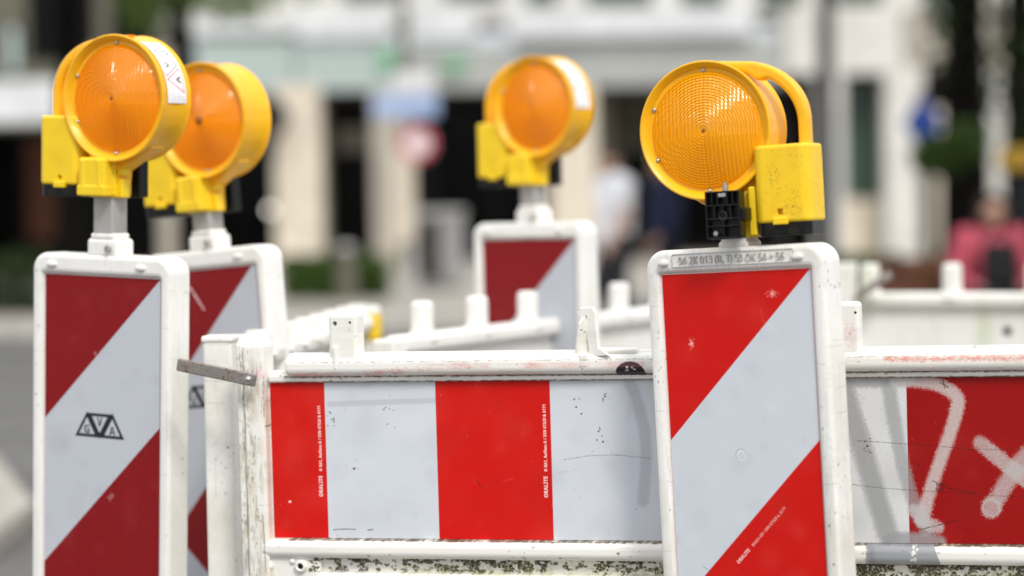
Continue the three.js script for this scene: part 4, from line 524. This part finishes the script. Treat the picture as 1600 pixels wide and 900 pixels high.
// dried splashes on the near lamp's housing
M.lemonSplashed = std({ map: rep(canvasTex(1024, 1024, (c, w, h) => {
  c.fillStyle = 'rgb(247,203,22)'; c.fillRect(0, 0, w, h);
  for (let i = 0; i < 50; i++) { c.globalAlpha = rr(0.03, 0.08); c.fillStyle = rnd() < 0.5 ? '#fff0a0' : '#c08a10'; c.beginPath(); c.ellipse(rr(0, w), rr(0, h), rr(20, 120), rr(20, 140), rr(0, 3), 0, 7); c.fill(); }
  for (let i = 0; i < 26000; i++) { const x = rr(0, w), y = rr(0, h), q = fbm(x / 120, y / 170, 3) - 0.5; if (rnd() > 0.06 + 3.6 * Math.max(0, q)) continue; c.globalAlpha = rr(0.2, 0.8); c.fillStyle = rnd() < 0.75 ? '#4a3c1c' : '#8f7a4a'; const r = Math.pow(rnd(), 3) * 2.6 + 0.6; c.beginPath(); c.ellipse(x, y, r, r * rr(0.7, 1.4), 0, 0, 7); c.fill(); }
  c.globalAlpha = 1;
}), 0.25), roughness: 0.45 });
function makeLamp(o) {
  const b = boards[o.on]; b.updateMatrixWorld(true);
  const g = new THREE.Group(); g.name = numbered('warning_lamp'); scene.add(g);
  g.position.set(0, o.y, 0).applyMatrix4(b.matrixWorld);
  g.quaternion.copy(b.quaternion).multiply(new THREE.Quaternion().setFromAxisAngle(new THREE.Vector3(0, 1, 0), o.turn * D2R));
  g.userData = { label: o.label, category: 'warning lamp', group: 'amber warning lamps' };
  g.scale.setScalar(o.scale ?? 1); const hs = mesh('lamp_housing', drumGeo, M.yellow, g);
  for (const a of [90, 156, 206, 270]) for (const s of [1, -1]) mesh('screw', screwGeo, M.steel, hs, [CX + s * 0.0925 * Math.cos(a * D2R), CY + 0.0925 * Math.sin(a * D2R), 0.0272 * s], [0, s < 0 ? Math.PI : 0, 0]);
  const lm = o.scale ? M.lens : M.lensDeep; mesh('lens', lensGeo, lm, g, [CX, CY, 0]); mesh('lens', lensGeo, lm, g, [CX, CY, 0], [0, Math.PI, 0]);
  mesh('reflector', reflGeo, M.reflector, g); for (const s of [1, -1]) mesh('lens_centre', new THREE.SphereGeometry(o.centre ?? 0.0028, 14, 8).scale(1, 1, 0.5), M.lensCentre, g, [CX, CY, 0.0412 * s]);
  mesh('handle', handleGeo, M.yellow, g);
  const bb = mesh('battery_box', boxGeoB, o.boxMat ?? M.lemon, g); for (const l of latchGeos) mesh('latch', l, M.lemon, bb); mesh('box_base', baseGeo, M.black, bb);
  mesh('mount', mountGeo, M.lemon, g); mesh('bracket', bracketGeo, M.yellow, g);
  const cl = mesh('clamp', clampGeo, M.black, g); for (const s of clampScrews) mesh('clamp_bolt', s, M.steel, cl);
  if (o.sticker) { const st = mesh('sticker', stickerGeo, M.sticker, g, [CX, CY, -0.003], [0, 0, o.sticker]); st.userData.label = 'white sticker with red triangles and black letters'; }
  return g;
}
makeLamp({ on: 'front', y: 1.287, turn: 180 + 8, scale: 0.965, label: 'sharp amber lamp on the leaning front board, battery box at right, black clamp', boxMat: M.lemonSplashed });
makeLamp({ on: 'left', y: 1.364, turn: 0, label: 'yellow amber lamp on the leftmost board with a white sticker on its drum', sticker: 1.5 });
makeLamp({ on: 'second', y: 1.336, turn: 0, centre: 0.0075, label: 'amber lamp partly hidden behind the lamp with the sticker' });
makeLamp({ on: 'back', y: 1.373, turn: -1, label: 'blurred amber lamp alone at centre on the farthest board', sticker: 1.5 });

// ------------------------------------------------------------------ barriers
const frameUV = (g) => planarUV(g, FX0, FY0, FW, FH);
function railGeo(x0, x1, yb, yt, zf, zb, r, bevel = 0.006) { return extrude(roundedShape(zf - zb, yt - yb, r, -(zf + zb) / 2, (yt + yb) / 2), x1 - x0, bevel).rotateY(Math.PI / 2).translate(x0, 0, 0); }
{
  const g = thing('barrier_fence', 'front white barrier with red and white panels and spray paint, nearest of the barriers', 'barrier', [-0.386, -0.016, -3.925], [0, -14.5 * D2R, 0.6 * D2R], 'white plastic barriers'); g.scale.setScalar(1.012);
  const L = 1.95, P = (n, geo, m = M.frame) => mesh(n, frameUV(geo.index ? geo.toNonIndexed() : geo), m, g);
  P('top_rail', merge([railGeo(0.033, L - 0.03, 1.0705, 1.103, 0.023, -0.034, 0.0135), railGeo(0.033, L - 0.03, 1.0925, 1.107, 0.008, -0.02, 0.006)]));
  P('ledge', railGeo(0.0, L, 1.0605, 1.0735, 0.0085, -0.02, 0.004, 0.003));
  P('panel', merge([railGeo(-0.01, L, 0.742, 1.079, -0.0012, -0.018, 0.003, 0.003)]));
  P('middle_rail', railGeo(-0.018, L, 0.779, 0.8092, 0.022, -0.03, 0.0125));
  P('lower_rail', merge([railGeo(0.075, L, 0.725, 0.757, 0.022, -0.03, 0.011), railGeo(-0.01, 0.08, 0.725, 0.788, 0.012, -0.03, 0.008)]));
  P('end_post', merge([rbox(0.0105, 1.074, 0.048, -0.0455, 0.587, -0.008, 0.003), rbox(0.0365, 1.074, 0.054, -0.021, 0.587, -0.006, 0.0065)]));
  P('end_post', rbox(0.05, 1.074, 0.054, L + 0.02, 0.587, -0.006, 0.0065));
  P('web', merge([rbox(0.05, 0.05, 0.02, 0.01, 1.052, -0.012, 0.004)]));
  for (let i = 0; i < 11; i++) P('slat', rbox(0.05, 0.55, 0.02, 0.09 + i * 0.177, 0.46, -0.008, 0.004));
  P('bottom_rail', railGeo(-0.01, L, 0.14, 0.2, 0.02, -0.03, 0.01));
  for (let k = 0; k < BX.length - 1; k++) {
    const geo = pbox(BX[k], BX[k + 1], BY0, BY1, -0.0008, 0.0006);
    mesh(k % 2 ? 'white_panel' : 'red_panel', planarUV(geo, 0, BY0, 1.3, BY1 - BY0), k < 7 ? M.barrierFilm : k % 2 ? M.whiteFilm : M.redFilm, g);
  }
  // bosses at the lower left corner
  P('boss', merge([new THREE.SphereGeometry(0.0105, 18, 12).scale(1, 1, 0.8).translate(-0.009, 0.766, 0.012)]));
  P('boss', merge([new THREE.LatheGeometry([[0.0045, 0.004], [0.0055, 0.0075], [0.009, 0.0065], [0.0115, 0]].map(([a, b]) => new THREE.Vector2(a, b)), 20).rotateX(Math.PI / 2).translate(0.048, 0.766, 0.012), new THREE.SphereGeometry(0.005, 12, 8).translate(0.0335, 0.7735, 0.012)]));
  P('dark_boss_disc', cyl(0.0046, 0.003, 0.048, 0.766, 0.0118, 'z', 14), M.hole);  // dark disc, the shade of the recess put into its colour
  // square ears on the top rail, with bolt holes
  const hole = (x, y, r = 0.0038) => boxUV(new THREE.CylinderGeometry(r, r, 0.06, 14).rotateX(Math.PI / 2).translate(x, y, 0.03));
  const ear = (x, w, h, holes) => boxUV(cut(rbox(w, 0.03 + h, 0.045, x, 1.0975 + h / 2, -0.004, 0.007, 3), holes.map(([a, b, r]) => hole(x + a, b, r))));
  P('ear', merge([ear(0.131, 0.047, 0.058, [[-0.012, 1.155], [0.013, 1.156, 0.0024]]), rbox(0.009, 0.04, 0.01, 0.119, 1.1, 0.019, 0.0045)]));
  P('ear', merge([ear(0.926, 0.046, 0.063, [[-0.008, 1.159, 0.0042], [0.017, 1.16, 0.0022]]), rbox(0.011, 0.046, 0.008, 0.919, 1.118, 0.0195, 0.004)]));
  P('ear', ear(1.4, 0.046, 0.06, [[-0.008, 1.159, 0.0042]]));
  // the middle ear is crushed and twisted
  const bent = (pts, d, hole, rot, at3) => { const sh = new THREE.Shape(pts.map((p) => new THREE.Vector2(p[0] - at3[0], p[1] - at3[1]))); if (hole) { const h = new THREE.Path(); h.absellipse(hole[0] - at3[0], hole[1] - at3[1], 0.0026, 0.0048, 0, Math.PI * 2, true, 0.5); sh.holes.push(h); } return new THREE.ExtrudeGeometry(sh, { depth: d, bevelEnabled: true, bevelThickness: 0.0015, bevelSize: 0.0015, bevelOffset: -0.0015, bevelSegments: 2, curveSegments: 10 }).rotateX(rot[0]).rotateY(rot[1]).translate(...at3); };
  const crushed = merge([
    bent([[0.508, 1.166], [0.513, 1.1725], [0.537, 1.1745], [0.5435, 1.166], [0.5495, 1.113], [0.57, 1.1], [0.534, 1.097], [0.531, 1.114], [0.523, 1.143], [0.516, 1.156]], 0.0045, [0.5275, 1.159], [-0.05, -0.42], [0.535, 1.1, 0.01]),
    bent([[0.505, 1.093], [0.529, 1.093], [0.528, 1.118], [0.521, 1.146], [0.515, 1.159], [0.509, 1.15], [0.506, 1.12]], 0.004, null, [0.12, 0.7], [0.516, 1.095, 0.006]),
    rbox(0.016, 0.024, 0.012, 0.523, 1.092, 0.018, 0.005), rbox(0.07, 0.009, 0.034, 0.572, 1.1055, 0.0, 0.004),
  ]);
  const ce = P('crushed_ear', crushed); ce.userData.label = 'crushed and twisted plastic ear';
}
footPlate(0.0, -3.83, -14.5, 'rubber foot plate under the front barrier', 0.1, 0.16, 0.4); footPlate(1.2, -3.53, -14.5, 'rubber foot plate under the far right end of the front barrier', 0.1, 0.16, 0.4);
function pegGeo(r, h) { return new THREE.LatheGeometry([[0.0001, h], [r * 0.72, h], [r * 0.93, h - 0.004], [r, h - 0.011], [r, 0.014], [r * 1.14, 0.004], [r * 1.4, -0.01]].map(([a, b]) => new THREE.Vector2(a, b)), 26); }
function rearBarrier(o) {
  const g = thing('barrier_fence', o.label, 'barrier', [o.x, 0, o.z], [0, o.yaw * D2R, (o.lean ?? 0) * D2R], 'white plastic barriers'), m = o.mat, B = (n, geo) => mesh(n, boxUV(geo), m, g), L = o.len, T = o.top ?? 1.1;
  B('top_rail', railGeo(0.02, L - 0.02, T - 0.036, T, 0.026, -0.026, 0.013)); B('panel', railGeo(0, L, 0.742, T - 0.02, 0.004, -0.01, 0.003, 0.003));
  B('middle_rail', railGeo(0, L, 0.775, 0.808, 0.022, -0.026, 0.012)); B('bottom_rail', railGeo(0, L, 0.14, 0.2, 0.02, -0.026, 0.01));
  for (const x of [0, L]) B('end_post', merge([rbox(0.048, (x ? T : o.postTop ?? T) - 0.05, 0.05, x, (x ? T : o.postTop ?? T) / 2 + 0.025, 0, 0.006), ...(x || !o.cap ? [] : [rbox(0.053, 0.012, 0.055, 0, (o.postTop ?? T) - 0.004, 0, 0.005)])]));
  for (let x = 0.1; x < L - 0.05; x += 0.16) B('slat', rbox(0.045, 0.56, 0.02, x, 0.47, 0, 0.004));
  for (const x of o.pegs) B('peg', pegGeo(o.pegR ?? 0.0225, o.pegH).translate(x, T - 0.004, 0));
  return g;
}
const rl = rearBarrier({ label: 'barrier receding at the left corner with a row of short pegs', x: -0.489, z: -4.035, yaw: 83, len: 1.29, mat: M.plasticDirty, top: 1.092, postTop: 1.128, cap: true, pegs: [0.14, 0.28, 0.42, 0.56, 0.7, 0.84, 0.98, 1.12, 1.24], pegH: 0.034, pegR: 0.026 });
rearBarrier({ label: 'blurred barrier with tall round pegs running behind the front barrier', x: -0.235, z: -4.588, yaw: 60.8, len: 1.72, mat: M.plastic, top: 1.09, postTop: 1.085, pegs: [0.122, 0.335, 0.548, 0.761, 0.974, 1.19, 1.4], pegH: 0.066 });
const rb = rearBarrier({ label: 'barrier at the right rear with greenish algae stains', x: 0.82, z: -5.925, yaw: -23, len: 1.6, mat: M.plasticAlgae, top: 1.1, postTop: 1.172, pegs: [0.06, 0.262, 0.463, 0.664, 0.865, 1.066], pegH: 0.074, pegR: 0.0235 });
mesh('dark_hole_disc', cyl(0.011, 0.004, 0.395, 1.008, 0.0035, 'z', 16), M.hole, rb);  // flat dark disc on the panel, shade as colour in place of an opening
footPlate(-0.45, -4.55, 83, 'rubber foot plate under the receding left barrier', 0.1, 0.14, 0.16); footPlate(0.16, -5.3 + 0.0, 60.8, 'rubber foot plate under the barrier with round pegs', 0.05, 0.1, 0.1); footPlate(1.4, -5.68, -23, 'rubber foot plate under the algae stained barrier', 0.1, 0.2, 0.5);
// steel straps
function strap(a, b, label, thick = 0.006, h = 0.021) {
  const A = new THREE.Vector3(...a), B = new THREE.Vector3(...b), len = A.distanceTo(B), d = B.clone().sub(A).normalize();
  const g = thing('steel_strap', label, 'metal strap', a, [0, 0, 0], 'steel straps on the barriers');
  const z = new THREE.Vector3(-d.z, 0, d.x).normalize(), y = z.clone().cross(d).normalize(); g.quaternion.setFromRotationMatrix(new THREE.Matrix4().makeBasis(d, y, z));
  mesh('bar', rbox(len, h, thick, len / 2, 0, 0, 0.0025), M.strap, g); mesh('bolt', merge([new THREE.SphereGeometry(0.0058, 14, 8, 0, 6.3, 0, 1.57).rotateX(Math.PI / 2).translate(len - 0.012, 0, thick / 2), cyl(0.0078, 0.002, len - 0.012, 0, thick / 2 + 0.0005, 'z', 18)]), M.steel, g);
  return g;
}
strap([-0.548, 1.089, -3.935], [-0.415, 1.064, -3.884], 'rusty flat steel strap bolted across the left barrier corner');
strap([0.83, 1.085, -5.86], [0.909, 1.148, -5.80], 'pale slanted strap at the corner of the algae stained barrier');
// yellow clip on the far end of the receding barrier
{
  const g = thing('corner_clip', 'small yellow plastic clip at the end of the receding left barrier', 'clip', [-0.318, 1.036, -5.315], [0, -20 * D2R, 0]);
  mesh('clip_body', rbox(0.052, 0.068, 0.05, 0, 0.034, 0, 0.012, 4), M.lemon, g); mesh('clip_cap', rbox(0.05, 0.026, 0.046, 0, 0.068, 0, 0.011, 4), M.plastic, g); mesh('dark_gap_block', rbox(0.012, 0.045, 0.03, -0.075, 0.03, 0.02, 0.002), M.black, g);  // black block stands in for a dark gap in the barrier behind
  mesh('clip_arm', rbox(0.06, 0.016, 0.03, -0.045, 0.03, 0.0, 0.003), M.plastic, g);
}

renderer.render(scene, camera);
